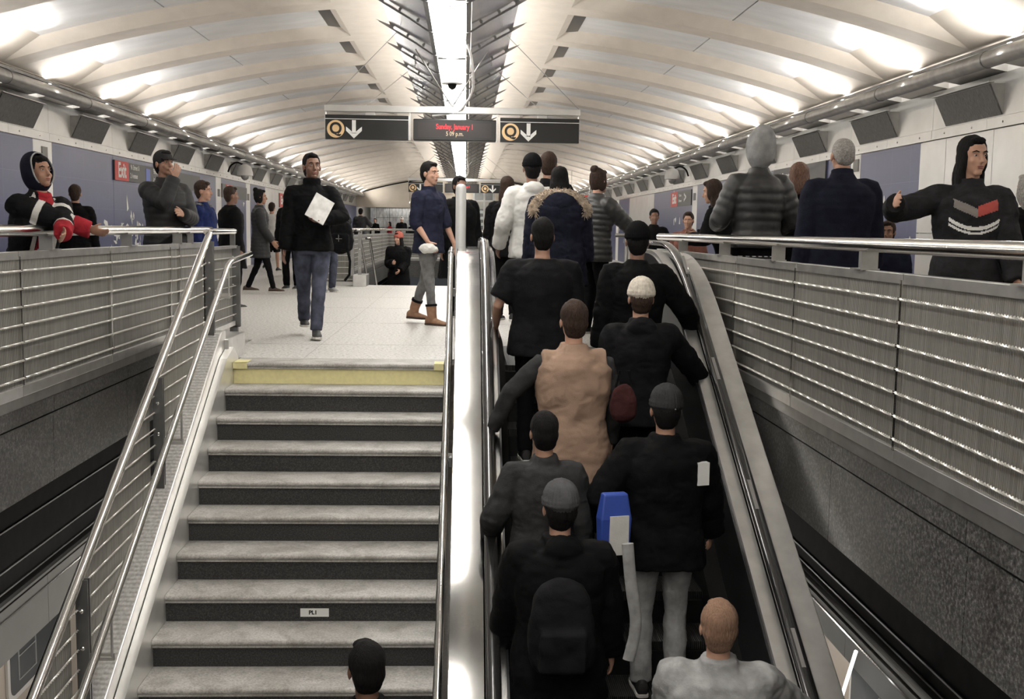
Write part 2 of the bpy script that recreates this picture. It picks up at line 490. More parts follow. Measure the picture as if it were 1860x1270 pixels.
# side walls
WLX, WRX = -6.1, 5.8
ZB = 2.28
def wall(nm, x, sgn, segs):
    b = MB(); b.box(min(x, x + sgn * .3), max(x, x + sgn * .3), YB, 76, -.7, 4.3)
    wl = b.build('wall_' + nm, block_m, kind='structure')
    for (a, c, kind) in segs:
        p = MB(); t = .03
        m = {'b': blue_m, 's': steel_wall, 'w': white_m}[kind]
        if kind == 's':
            yy = a
            while yy < c - .05:
                y2 = min(yy + 1.2, c)
                for za, zb in ((.0, 1.13), (1.138, ZB - .012)):
                    p.box(min(x, x - sgn * .035), max(x, x - sgn * .035), yy + .004, y2 - .004, za, zb)
                yy = y2
        else:
            p.box(min(x, x - sgn * t), max(x, x - sgn * t), a + .004, c - .004, 0, ZB - .005)
        p.build({'b': 'tile_field', 's': 'steel_cladding', 'w': 'white_strip'}[kind], m, wl,
                label={'b': 'blue tiled field of the wall', 's': 'brushed steel cladding sheets', 'w': 'narrow white enamel strip'}[kind])
    # steel band with bolts, then steel upper panels, then white bulkhead blocks under the pipe
    p = MB(); q = MB(); bo = MB(); yy = YB + .5
    while yy < YF:
        p.box(min(x, x - sgn * .05), max(x, x - sgn * .05), yy + .003, yy + 1.447, ZB, 2.395)
        q.box(min(x, x - sgn * .04), max(x, x - sgn * .04), yy + .003, yy + 1.447, 2.40, 2.86)
        for dy in (.36, 1.08):
            bo.ell((x - sgn * .052, yy + dy, 2.335), (.008, .014, .014), 8, 6)
        yy += 1.45
    p.build('steel_band', steel_wall, wl, label='continuous steel band above the tiles')
    q.build('upper_panels', steel_wall, wl, label='satin steel panels above the band')
    bo.build('band_bolts', steel_pol, wl)
    blk = MB(); yy = YB + .2
    while yy < YF:
        xa, xb = x - sgn * .34, x
        blk.prism([(xa, 2.93), (xb, 2.87), (xb, 3.2), (xa, 3.05)] if sgn > 0 else [(xb, 2.87), (xa, 2.93), (xa, 3.05), (xb, 3.2)], 'Y', yy, yy + 1.12)
        yy += 1.45
    blk.build('bulkhead_blocks', block_m, wl, label='white stepped bulkhead blocks lit from above')
    return wl
wall('left', WLX, -1, [(YB, 15.92, 'b'), (15.92, 16.64, 'w'), (16.64, 19.45, 'b'), (19.45, 27.3, 'b'), (27.3, 27.9, 'w'), (27.9, 31.0, 'b'), (31.0, 31.6, 'w'), (31.6, 33.9, 'b'), (33.9, 38.4, 's'), (38.4, 47, 'b'), (47, 51, 's'), (51, 62, 'b')])
wall('right', WRX, 1, [(YB, 13.95, 's'), (13.95, 16.09, 'b'), (16.09, 16.5, 'w'), (16.5, 27.5, 'b'), (27.5, 28.1, 'w'), (28.1, 33.8, 'b'), (33.8, 38.9, 's'), (38.9, 41.6, 'b'), (41.6, 42.3, 'w'), (42.3, 45, 'b'), (45, 49, 's'), (49, 62, 'b')])
bw = MB(); bw.box(-6.4, 6.2, YB - .2, YB, -6.2, 4.3); bw.build('wall_back', block_m, kind='structure')
# far end: lintel wall closing the vault above an opening, hall beyond
ew = MB()
xs = [-6.1 + 11.9 * i / 24 for i in range(25)]
for i in range(24):
    if i % 6 == 0: pass
    ew.box(xs[i] + (.02 if i % 6 == 0 else 0), xs[i + 1], 62.0, 62.2, 2.24, 4.25)
ew.build('wall_end', beige_end, kind='structure')
al = MB(); al.tube([(CX + u, 61.9, soffit(min(abs(u), 5.5)) - .01) for u in [(-5.6 + 11.2 * i / 30) for i in range(31)]], .035, 6)
al.build('trim_12', black_m, kind='structure')
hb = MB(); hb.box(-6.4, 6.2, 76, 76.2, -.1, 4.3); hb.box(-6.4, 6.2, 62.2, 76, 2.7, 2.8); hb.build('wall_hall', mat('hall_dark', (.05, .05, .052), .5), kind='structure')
hp = MB()
for i in range(7):
    x0 = -5.4 + i * .36
    for j in range(4): hp.box(x0, x0 + .34, 63.4 + (i % 2) * .08, 63.46 + (i % 2) * .08, .02 + j * .56, .56 + j * .56)
tag(hp.build('glass_screen', mat('ribbed_glass', (.75, .8, .82), .12, .6, nscale=14, namt=.3, stretch=(1, 1, .3))), 'pale shining ribbed glass screen beyond the far end opening, left of the dark hall', 'glass screen')
for i, (x0, y0) in enumerate(((-5.0, 64.5), (-3.6, 66), (-1.8, 65), (.6, 66), (2.6, 65), (4.4, 66))):
    hl = MB(); hl.box(x0, x0 + .9, y0, y0 + .18, 2.60, 2.66)
    tag(hl.build('hall_light', lampglow), 'short glowing ceiling tube in the dark hall past the far end wall', 'light', 'hall ceiling tubes')
dd = MB(); dd.box(-3.2, -2.0, 68, 68.3, 0, 2.3); dd.box(-2.9, -1.6, 67.9, 68, 2.3, 2.5)
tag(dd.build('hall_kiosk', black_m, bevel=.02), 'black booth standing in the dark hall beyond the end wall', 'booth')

# trains at the platforms
def train(nm, x, sgn, label, wins):
    t = empty('subway_train', (0, 0, 0), 0, label, 'train')
    b = MB(); prof = [(0, -4.95), (0, -2.75), (-.08 , -2.1), (-.35, -1.75), (-1.2, -1.6), (-2.6, -1.6), (-2.6, -4.95)]
    b.prism([(x - sgn * p[0], p[1]) for p in prof], 'Y', YB + .3, 59)
    b.build('car_body', mat('train_body', (.56, .49, .42), .4, .1, nscale=2, namt=.05), t)
    yy = wins
    while yy < 40:
        # rounded window: frame, pane
        def rr(y0, y1, z0, z1, r):
            o = []
            for cy, cz, a0 in ((y1 - r, z1 - r, 0), (y0 + r, z1 - r, 90), (y0 + r, z0 + r, 180), (y1 - r, z0 + r, 270)):
                for a in range(0, 91, 15): o.append((cy + r * cos(radians(a0 + a)), cz + r * sin(radians(a0 + a))))
            return o
        f = MB(); f.prism(rr(yy, yy + 1.5, -3.78, -2.95, .13), 'X', x - sgn * .004, x - sgn * .03)
        fo = f.build('window_frame', mat('train_white', (.75, .73, .7), .4), t)
        p = MB(); p.prism(rr(yy + .06, yy + 1.44, -3.72, -3.01, .09), 'X', x - sgn * .028, x - sgn * .036)
        p.build('pane', mat('train_glass', (.10, .11, .12), .08, 0, coat=.5), fo)
        q = MB()
        for a, b_ in (((yy + .25, -3.6), (yy + .25, -3.15)), ((yy + .7, -3.6), (yy + .7, -3.15)), ((yy + .25, -3.6), (yy + .7, -3.6)), ((yy + .25, -3.15), (yy + .7, -3.15)), ((yy + .25, -3.35), (yy + .7, -3.35))):
            q.tube([(x - sgn * .04, a[0], a[1]), (x - sgn * .04, b_[0], b_[1])], .008, 6)
        q.build('window_notice', mat('notice_line', (.45, .45, .45), .5), fo, label='pale outlined notice on the pane')
        yy += 2.6
    return t
train('right', 3.9, 1, 'beige subway car standing at the platform down on the right', 8.9)
train('left', -4.6, -1, 'beige subway car standing at the platform down on the left', 10.9)
tl = MB(); tl.tube([(2.42, 6.42, -1.44), (2.42, 6.86, -2.25)], .012, 8)  # slanting white rod with a weak glow of its own
tag(tl.build('white_rod', mat('rod_white', (.9, .9, .9), .3, emit=(1, 1, 1), estr=2.0)), 'thin glowing white rod slanting in front of the grey cladding below right', 'light tube')

# pipes and dark slots under the vault edges, with cove lamps
for sgn, nm in ((-1, 'left'), (1, 'right')):
    px = CX + sgn * 5.48
    t = empty('ceiling_pipe', (px, YB, 2.89), 0, 'long grey steel pipe running under the vault edge along the %s wall' % nm, 'pipe')
    b = MB(); b.tube([(0, 0, 0), (0, YF - YB, 0)], .085, 20); b.build('pipe_tube', steel_dull, t, smooth=True)
    b = MB(); yy = 1.0
    while yy < YF - YB:
        b.tube([(0, yy, 0), (0, yy + .02, 0)], .09, 20); yy += 2.9
    b.build('pipe_joint', steel_dark, t)
    b = MB(); b.box(min(.0, sgn * .10), max(.0, sgn * .10), 0, YF - YB, .10, .13)
    b.build('mounting_channel', steel_dark, t)
    yy = RY0 + BAY * NB0 + 1.2; first = None; n = 0
    while yy < YF - .5:
        if first is None:
            first = empty('cove_lamp', (0, 0, 0)); tag(first, '', 'lamp')
            b = MB(); b.box(-.035, .035, -.12, .12, -.02, .0); b.build('lamp_base', steel_dark, first)
            b = MB(); b.box(-.028, .028, -.11, .11, .0, .02); b.build('lamp_tube', lampglow, first)
            o = first
        else: o = copy_tree(first)
        o['label'] = 'small glowing cove lamp above the pipe along the %s wall' % nm; o['group'] = 'cove lamps above the %s pipe' % nm
        o.location = (CX + sgn * 5.60, yy, 3.0)
        area('cove_light', (CX + sgn * 5.50, yy, 3.0), (.08, .9), COVE, (-sgn * .9, 0, .75))
        yy += BAY
# dark monitor boxes along the walls
gp = None
for sgn, x, y0, nm in ((-1, WLX, 15.2, 'left'), (1, WRX, 12.5, 'right')):
    k = -4; 
    while y0 + 2.9 * k < 59:
        yc = y0 + 2.9 * k
        if yc > YB + 1:
            t = empty('wall_speaker', (x - sgn * .04, yc, 2.57), 0, 'dark tilted speaker box with a grille on the upper %s wall' % nm, 'speaker', 'tilted speaker boxes along the %s wall' % nm)
            if (sgn, 'm') not in proto:
                b = MB(); b.prism([(0, -.16), (-sgn * .16, .17), (0, .17)] if sgn > 0 else [(0, -.16), (0, .17), (-sgn * .16, .17)], 'Y', -.70, .70)
                o = b.build('speaker_box', steel_dull, t)
                nrm = V((-sgn * .33, 0, -.16)).normalized(); upv = V((-sgn * .16, 0, .33)).normalized()
                c = MB(); c.obox(V((-sgn * .08, 0, .005)) + nrm * .006, ((0, 1, 0), upv, nrm), (.69, .175, .008))
                q = c.build('grille', grate_m, t)
                c = MB(); c.obox(V((-sgn * .165, 0, .18)), ((0, 1, 0), (1, 0, 0), (0, 0, 1)), (.73, .03, .006))
                c.build('visor', steel_wall, t)
                proto[(sgn, 'm')] = t
            else:
                for ch in kids(proto[(sgn, 'm')]):
                    d = ch.copy(); C.objects.link(d); d.parent = t
        k += 1
# white shard decorations on the blue tiles
random.seed(4)
def shards(x, sgn, spots, nm):
    for n_, (yc, zc, cnt, sp) in enumerate(spots):
        for i in range(cnt):
            b = MB(); a = random.uniform(0, 6.28); h = random.uniform(.05, .14) * (1.4 if cnt < 3 else 1)
            cy, cz = yc + random.gauss(0, sp), zc + random.gauss(0, sp * .6)
            if cnt == 1: cy, cz = yc, zc
            k = random.randint(3, 5); asp = random.uniform(.25, .6); ln = random.choice((-.3, .2, 1.4, 1.7))
            pts = []
            for j in range(k):
                t = 2 * pi * j / k + random.uniform(-.3, .3)
                u, v = h * cos(t), h * asp * sin(t)
                pts.append((cy + u * cos(ln) - v * sin(ln), cz + u * sin(ln) + v * cos(ln)))
            xx = x - sgn * .03
            b.prism(pts if sgn < 0 else pts[::-1], 'X', xx, xx - sgn * .006)
            tag(b.build('tile_shard', shard_m), 'white shard-shaped inlay scattered on the blue tiles of the %s wall' % nm, 'wall decoration', 'white shards on the %s blue wall' % nm)
shards(WLX, -1, [(19.6, .88, 12, .30), (20.9, .86, 16, .35), (20.2, 1.45, 1, 0), (20.6, 1.15, 4, .2), (18.2, .75, 6, .25), (28.6, .9, 8, .5), (30.2, 1.4, 5, .4), (33, 1.0, 8, .4), (42, 1.2, 8, .8), (14.4, .85, 3, .3)], 'left')
shards(WRX, 1, [(15.1, 1.55, 1, 0), (14.85, 1.45, 1, 0), (14.15, 1.0, 1, 0), (14.4, .8, 2, .2), (30.6, .95, 10, .4), (30.2, 1.6, 4, .5), (29, 1.4, 3, .4), (32.6, .8, 8, .4), (33.2, 1.5, 3, .3), (40.2, 1.1, 8, .5), (41, 1.6, 4, .4), (19.0, 1.0, 4, .5)], 'right')
# ================================================================ STAIRCASE
def twist(b, p0, p1, r=.0042, off=.0042, pitch=.05):
    p0, p1 = V(p0), V(p1); L = (p1 - p0).length; d = (p1 - p0) / L
    a = d.cross(V((0, 0, 1))).normalized(); c = d.cross(a)
    n = int(L / .0085)
    for ph in (0, pi):
        b.tube([p0 + d * (L * i / n) + a * off * cos(ph + 2 * pi * L * i / n / pitch) + c * off * sin(ph + 2 * pi * L * i / n / pitch) for i in range(n + 1)], r, 5)
RISE, RUN = .175, .303
SX0, SX1 = -1.87, -.165
st = empty('staircase', (0, 0, 0), 0, 'stone staircase of grey treads and black risers rising to the mezzanine left of the escalator', 'stairs')
for k in range(0, 27):
    y, z = YS - RUN * k, -RISE * k
    # tread: slab with a rounded nosing and a step below it
    pr = []
    for a in range(-90, 91, 30): pr.append((y + .018 - .018 * cos(radians(a)) , z - .018 + .018 * sin(radians(a))))
    prof = [(y + RUN + .05, z), (y + RUN + .05, z - .05), (y + .03, z - .05), (y + .012, z - .05), (y + .012, z - .036)] + pr
    b = MB(); b.prism(prof, 'X', SX0, SX1)
    b.build('tread', tread_m, st, smooth=True)
    b = MB(); b.box(SX0, SX1, y + .03, y + .06, z - RISE + .001, z - .05)
    b.build('riser', yellow_m if k == 0 else riser_m, st, label='yellow painted riser under the top edge' if k == 0 else None)
for xa, xb in ((SX0 + .001, SX0 + .115), (SX1 - .08, SX1 - .001)):
    b = MB(); b.box(xa, xb, YS - .001, YS + .21, -.001, .0015); b.box(xa, xb, YS - .0015, YS + .02, -.049, .0015)
    b.build('yellow_mark', yellow_m, st, label='yellow paint mark on the end of the top nosing')
# number plate on the riser
k = 7; py = YS - RUN * k + .028; zc = -RISE * k - .117
lp = empty('label_plate', (-.935, py, zc), 0, 'small white PL1 plate fixed to a black riser near the bottom of the stairs', 'sign')
b = MB(); b.box(-.09, .09, -.002, .0015, -.027, .027); b.build('plate', sign_white, lp)
text_obj('plate_lettering', 'PL1', .036, sign_black, lp, Matrix.Translation((-.01, -.0025, 0)) @ Matrix.Rotation(pi / 2, 4, 'X'), .0005, .0015)

# left stringer: ribbed top ledge, reflecting inner face, saw-tooth skirting
yb = 1.2
sg = empty('stair_stringer', (-2.0, YS, 0), 0, 'polished steel stringer along the left side of the stairs with a block at its top', 'stringer')
def rel(b, o): b.v = [(p[0] - o[0], p[1] - o[1], p[2] - o[2]) for p in b.v]; return b
def sb(b, nm, m, par, org, **kw): return rel(b, org).build(nm, m, par, **kw)
og = (-2.0, YS, 0)
b = MB(); b.prism([(yb, SZ(yb, -.35)), (8.99, SZ(8.99, -.35)), (8.99, .255), (YS - .08, SZ(YS - .08, .30)), (yb, SZ(yb, .30))], 'X', -2.075, -1.935)
sb(b, 'stringer_body', steel, sg, og, bevel=.006)
b = MB(); b.prism([(yb, SZ(yb, .302)), (YS - .1, SZ(YS - .1, .302)), (YS - .1, SZ(YS - .1, .318)), (yb, SZ(yb, .318))], 'X', -2.075, -2.06)
sb(b, 'ledge_lip', steel_pol, sg, og)
rib = ribbed('ribbed_ledge', 'Y', .03, (.66, .65, .63), (.86, .85, .83), .38, .55, .10)
b = MB(); b.prism([(yb, SZ(yb, .301)), (YS - .1, SZ(YS - .1, .301)), (YS - .1, SZ(YS - .1, .306)), (yb, SZ(yb, .306))], 'X', -2.058, -1.945)
sb(b, 'ribbed_ledge', rib, sg, og)
b = MB(); b.box(-2.16, -1.9, 8.93, 9.6, -.01, .19)
sb(b, 'top_block', steel, sg, og, bevel=.008)
poly = []
for k in range(0, 26):
    y, z = YS - RUN * k, -RISE * k
    poly.append((y + RUN if k == 0 else y + RUN + .012, z))
b = MB(); b.prism([(yb + .3, SZ(yb + .3, -.3)), (YS + .1, SZ(YS + .1, -.3)), (YS + .25, .02), (YS + .05, .12), (YS - .2, SZ(YS - .2, .17)), (yb + .3, SZ(yb + .3, .17))], 'X', -1.93, -1.872)
sb(b, 'skirting', mat('skirt_steel', (.78, .77, .75), .25, .6, nscale=3, namt=.08), sg, og)

# guard beside the stairs: posts, two handrails, wire panel with cables
gd = empty('stair_guard', (-2.03, YS, 0), 0, 'sloping steel guard with posts and twin handrails on the left of the stairs', 'railing')
og = (-2.03, YS, 0)
def bend(pts, r=.1, n=6):
    out = [V(pts[0])]
    for i in range(1, len(pts) - 1):
        p = V(pts[i]); a = (V(pts[i - 1]) - p); c = (V(pts[i + 1]) - p)
        q = min(r, a.length * .45, c.length * .45)
        A, Cc = p + a.normalized() * q, p + c.normalized() * q
        for j in range(n + 1):
            t = j / n; out.append(A * (1 - t) ** 2 + p * 2 * t * (1 - t) + Cc * t * t)
    out.append(V(pts[-1])); return out
b = MB(); b.tube([(-2.03, 2.2, SZ(2.2, 1.06)), (-2.03, 8.88, SZ(8.88, 1.06))], .029, 16)
sb(b, 'upper_handrail', steel_pol, gd, og, smooth=True)
b = MB(); b.tube(bend([(-1.87, 2.2, SZ(2.2, .87)), (-1.87, 8.83, SZ(8.83, .87)), (-1.87, 9.72, .86)], .12), .023, 14)
sb(b, 'lower_handrail', steel_pol, gd, og, smooth=True)
def post(y, zb_, zt):
    b = MB(); b.box(-2.05, -1.985, y, y + .012, zb_, zt)
    b.box(-2.05, -1.985, y + .03, y + .042, zb_, zt)
    return b
for y in (8.80, 7.28, 5.76, 4.24):
    z0, z1 = SZ(y, .30), SZ(y, 1.05)
    p = sb(post(y, z0, z1), 'post', steel_dark, gd, og)
    for zz in (z0 + .13, (z0 + z1) / 2, z1 - .17):
        b = MB(); b.ell((-2.017, y - .004, zz), (.012, .008, .012), 10, 6); sb(b, 'bolt', steel_pol, p, og)
    b = MB(); b.tube([(-1.99, y + .02, SZ(y, .62)), (-1.87, y + .02, SZ(y, .62)), (-1.87, y + .02, SZ(y, .86))], .008, 8); b.box(-1.985, -1.86, y + .015, y + .03, SZ(y, .60), SZ(y, .64))
    sb(b, 'rail_bracket', steel, gd, og)
for ya, yc in ((2.6, 4.16), (4.36, 5.68), (5.88, 7.20), (7.40, 8.72)):
    b = MB(); b.prism([(ya, SZ(ya, .36)), (yc, SZ(yc, .36)), (yc, SZ(yc, .95)), (ya, SZ(ya, .95))], 'X', -2.062, -2.05)
    sb(b, 'wire_panel', mesh_y, gd, (-2.03, YS, 0))
for i in range(38):
    z = .92 - .115 * i
    ya_, yb_ = YS + (z - 1.0) / T30, YS + (z - .40) / T30
    ya_, yb_ = max(ya_, 2.6), min(yb_, 8.8)
    if yb_ - ya_ < .1: continue
    b = MB(); twist(b, (-2.04, ya_, z - .03), (-2.04, yb_, z), .0032, .0034); sb(b, 'cable', rope, gd, og)
# short level return at the top of the stair guard
lv = MB(); lv.tube(bend([(-2.05, 8.86, 1.05), (-2.06, 10.0, 1.05), (XL, 12.28, 1.05)], .08), .024, 12)
sb(lv, 'level_handrail', steel_pol, gd, og, smooth=True)
b = MB(); b.box(-2.14, -2.03, 10.02, 10.035, .19, .92); b.box(-2.14, -2.03, 10.06, 10.075, .19, .92); b.box(-2.11, -2.07, 10.02, 10.07, .9, 1.04); b.box(-2.12, -2.05, 10.02, 10.07, -.0, .2)
e_ = sb(b, 'end_post', steel_dark, gd, og)
for zz in (.3, .57, .82):
    b = MB(); b.ell((-2.085, 10.015, zz), (.012, .008, .012), 10, 6); sb(b, 'bolt', steel_pol, e_, og)
b = MB(); b.box(-2.09, -2.078, 8.92, 9.95, .26, .90); sb(b, 'level_panel', mesh_y, gd, og)
b = MB(); b.box(-2.1, -2.05, 8.86, 10.06, .90, .925); sb(b, 'level_top_band', steel, gd, og); b = MB(); b.box(-2.1, -2.06, 8.92, 9.98, .21, .25); sb(b, 'level_base_band', steel, gd, og)
for i in range(7):
    b = MB(); b.tube([(-2.062, 8.86, .31 + .085 * i), (-2.062, 10.02, .31 + .085 * i)], .004, 6); sb(b, 'level_cable', rope, gd, og)

# single handrail on the right of the stairs, on brackets off the escalator side
rh = empty('stair_handrail', (-.105, YS, 0), 0, 'single round steel handrail between the stairs and the escalator', 'handrail')
og = (-.105, YS, 0)
b = MB(); b.tube(bend([(-.115, 1.2, SZ(1.2, .90)), (-.115, 8.9, SZ(8.9, .90)), (-.115, 9.35, .93)], .1), .021, 14)
sb(b, 'rail_tube', steel_pol, rh, og, smooth=True)
for y in (8.6, 6.9, 5.25, 3.6):
    b = MB(); b.tube([(-.115, y, SZ(y, .88)), (-.115, y, SZ(y, .82)), (-.075, y, SZ(y, .80))], .009, 8); b.box(-.09, -.072, y - .03, y + .03, SZ(y, .77), SZ(y, .83))
    sb(b, 'bracket', steel_dark, rh, og)
b = MB(); b.box(-.14, -.10, 9.0, 9.05, 0, .92); b.box(-.14, -.10, 9.3, 9.34, 0, .92)
sb(b, 'end_post', steel_dark, rh, og)

# ================================================================ ESCALATOR
es = empty('escalator', (.8, YS, 0), 0, 'crowded dark escalator with solid steel sides and black moving handrails, right of the stairs', 'escalator')
oe = (.8, YS, 0)
def epath(h, zt, ya, yend, yc=9.2, bl=.75, n=14):
    """slope at height h over the nosing line, then level at zt"""
    yk = YS + (zt - h) / T30
    P0_, P1_, P2_ = V((yk - bl, SZ(yk - bl, h))), V((yk, zt)), V((yk + bl, zt))
    pts = [V((ya, SZ(ya, h)))]
    m = 8
    for i in range(1, m): 
        y = ya + (P0_.x - ya) * i / m; pts.append(V((y, SZ(y, h))))
    for i in range(n + 1):
        t = i / n; pts.append(P0_ * (1 - t) ** 2 + P1_ * 2 * t * (1 - t) + P2_ * t * t)
    pts.append(V((yend, zt))); return pts
def deck(x0, x1, h, zt, ya, yend, nm, m, drop, **kw):
    top = epath(h, zt, ya, yend)
    bot = [V((p.x, max(SZ(p.x, -.35), -5) if p.x < YS else 0.0)) for p in top] if drop is None else [V((p.x, p.y - drop)) for p in top]
    b = MB(); b.rings([[(x0, p.x, p.y), (x1, p.x, p.y), (x1, q.x, q.y), (x0, q.x, q.y)] for p, q in zip(top, bot)])
    return sb(b, nm, m, es, oe, **kw)
deck(-.07, .125, .82, .93, .3, 11.0, 'left_deck', mat('mirror_steel', (.80, .79, .77), .09, 1, nscale=4, namt=.08, bump=.02, bscale=3), None, bevel=.006, label='broad polished steel deck beside the stairs')
deck(1.80, 1.965, .82, .92, .3, 10.6, 'right_deck', steel, None, bevel=.006, label='broad brushed steel deck on the right')
deck(.205, .235, .83, .94, .3, 11.0, 'inner_trim', steel_pol, .07)
deck(1.65, 1.735, .83, .94, .3, 10.8, 'inner_trim', steel, .07)
deck(.235, .25, .80, .91, .3, 11.0, 'inner_panel', gunmetal, None)
deck(1.635, 1.65, .80, .91, .3, 10.8, 'inner_panel', gunmetal, None)
deck(.125, .205, .78, .89, .3, 11.0, 'handrail_channel', black_m, .4)
deck(1.735, 1.80, .78, .89, .3, 10.8, 'handrail_channel', black_m, .4)
for x, ye in ((.165, 10.9), (1.768, 10.7)):
    pt = epath(.89, 1.0, .3, ye)
    p3 = [(x, p.x, p.y) for p in pt] + [(x, ye + .26 * sin(radians(a)), 1.0 - .26 + .26 * cos(radians(a))) for a in range(15, 181, 15)]
    b = MB(); b.tube(p3, (.024, .040), 14, ref=(0, 0, 1))
    sb(b, 'moving_handrail', rubber, es, oe, smooth=True)
# small service plates set in the right channel
for y in (8.7, 7.5, 6.4, 5.4):
    b = MB(); b.prism([(y, SZ(y, .905)), (y + .22, SZ(y + .22, .905)), (y + .22, SZ(y + .22, .918)), (y, SZ(y, .918))], 'X', 1.757, 1.779)
    sb(b, 'handrail_mark', mat('worn_mark', (.22, .21, .2), .5), es, oe)
# skirts
for x0, x1, xa, xb in ((.25, .33, .25, .26), (1.635, 1.555, 1.635, 1.625)):
    b = MB()
    top = epath(.14, .14, .3, 10.6); 
    b.rings([[(x0, p.x, p.y + .12), (x1, p.x, p.y), (x1, p.x, p.y - .3), (x0, p.x, p.y - .3)] for p in top])
    sb(b, 'skirt', black_m, es, oe)
ridged = ribbed('escalator_tread', 'X', .012, (.015, .015, .015), (.12, .12, .118), .4, .7, .7)
ER, EU = .2, .2 / T30
def ESZ(y):
    """height of the escalator step under y"""
    if y > YS - .02: return 0.0
    return -ER * math.ceil((YS - .02 - y) / EU)
for k in range(1, 25):
    y1 = YS - .02 - EU * (k - 1); z = -ER * k
    if z < -5: break
    t_ = MB(); t_.box(.335, 1.55, y1 - EU, y1, z - .05, z); o = sb(t_, 'escalator_step', ridged, es, oe)
    t_ = MB(); t_.box(.335, 1.55, y1 - .03, y1, z, z + ER - .05); sb(t_, 'step_riser', black_m, o, oe)
b = MB(); b.box(.25, 1.635, YS - .02, 10.4, -.04, .002); sb(b, 'landing_plate', ridged, es, oe)
b = MB(); b.prism([(.3, -5), (.3, SZ(.3, -.5)), (YS, -.5), (YS, -.9), (2.2, -5)], 'X', -.06, 1.95)
sb(b, 'truss_cover', steel_dark, es, oe)

# ================================================================ GUARD RAILS
def guard(name_label, pts, side, joints, base=.0, fine=0):
    """railing along pts (plan points); side=+1/-1 which side of travel the cables sit"""
    g_ = empty('guard_rail', (pts[0][0], pts[0][1], 0), 0, name_label, 'railing')
    og = (pts[0][0], pts[0][1], 0)
    hr = bend([(p[0], p[1], 1.05) for p in pts], .15) if len(pts) > 2 else [(p[0], p[1], 1.05) for p in pts]
    b = MB(); b.tube(hr, .037, 20); sb(b, 'handrail', steel_pol, g_, og, smooth=True)
    for (a, c) in zip(pts[:-1], pts[1:]):
        a, c = V((a[0], a[1], 0)), V((c[0], c[1], 0)); L = (c - a).length; d = (c - a) / L; nn = d.cross(V((0, 0, 1))) * side
        js = joints if len(pts) == 2 or a == V((pts[0][0], pts[0][1], 0)) else [0, L]
        js = [j for j in js if -.01 <= j <= L + .01]
        ax = (d, nn, V((0, 0, 1)))
        msh = mesh_y if abs(d.y) > abs(d.x) else mesh_x
        for j0, j1 in zip(js[:-1], js[1:]):
            m = a + d * (j0 + j1) / 2; hl = (j1 - j0) / 2 - .012
            b = MB(); b.obox(m + V((0, 0, .48)), ax, (hl, .012, .40)); sb(b, 'wire_panel', msh, g_, og)
            b = MB(); b.obox(m + V((0, 0, .895)), ax, (hl + .006, .028, .026)); sb(b, 'top_band', steel_dull, g_, og, bevel=.003)
            b = MB(); b.obox(m + V((0, 0, .045)), ax, (hl + .006, .03, .035)); sb(b, 'base_band', steel, g_, og, bevel=.003)
            mb_ = a + d * (j0 + .1 * (j1 - j0) + .35)
            b = MB(); b.obox(mb_ + V((0, 0, .965)), (d, nn, V((0, 0, 1))), (.006, .045, .05)); b.obox(mb_ + d * .07 + V((0, 0, .965)), (d, nn, V((0, 0, 1))), (.07, .006, .05))
            b.obox(mb_ + d * .06 + V((0, 0, .9235)), (d, nn, V((0, 0, 1))), (.08, .05, .004)); sb(b, 'bracket', steel_dull, g_, og)
            for i in range(7):
                z = .80 - .112 * i
                p0 = a + d * j0 + nn * .038 + V((0, 0, z)); p1 = a + d * j1 + nn * .038 + V((0, 0, z))
                b = MB()
                if min(p0.y, p1.y) < fine: twist(b, p0, p1)
                else: b.tube([p0, (p0 + p1) / 2 + V((0, 0, -.004)), p1], .0068, 6)
                sb(b, 'cable', rope, g_, og)
        for j in js:
            m = a + d * j
            b = MB()
            for o2 in (-.010, .010): b.obox(m + d * o2 + nn * .02 + V((0, 0, .48)), ax, (.003, .014, .41))
            for i in range(7): b.obox(m + nn * .036 + V((0, 0, .80 - .112 * i)), ax, (.013, .008, .008))
            sb(b, 'joint_post', steel_pol, g_, og)
    return g_
guard('long steel guard rail with wire panels and cables on the left of the stair opening', [(XL, 1.05), (XL, 12.3)], 1, [0] + [.95 - 0 + 1.76 * i - .29 for i in range(0, 6)] + [9.8, 11.25], fine=9)
guard('long steel guard rail with wire panels and cables on the right of the escalator opening', [(XR, 1.05), (XR, 11.9)], -1, [0, .75, 2.35, 4.09, 5.78, 7.3, 9.0, 10.85], fine=7)
g3 = guard('far cross guard rail of thin cables behind the second stair opening', [(XL, 40.0), (XR, 40.0)], 1, [0, 1.6, 3.2, 4.9])
guard('distant side guard rail on the left of the second stair opening', [(XL, 21.0), (XL, 40.0)], 1, [0, 4, 8, 12, 16, 19])
guard('distant side guard rail on the right of the second stair opening', [(XR, 21.0), (XR, 40.0)], -1, [0, 4, 8, 12, 16, 19])
guard('short guard rail with cables beside the head of the second stairs', [(XL, 20.95), (-2.1, 20.95)], 1, [0, .7])
guard('low guard rail in front of the glass lift', [(-.1, 22.8), (1.7, 22.8)], 1, [0, .9, 1.8])

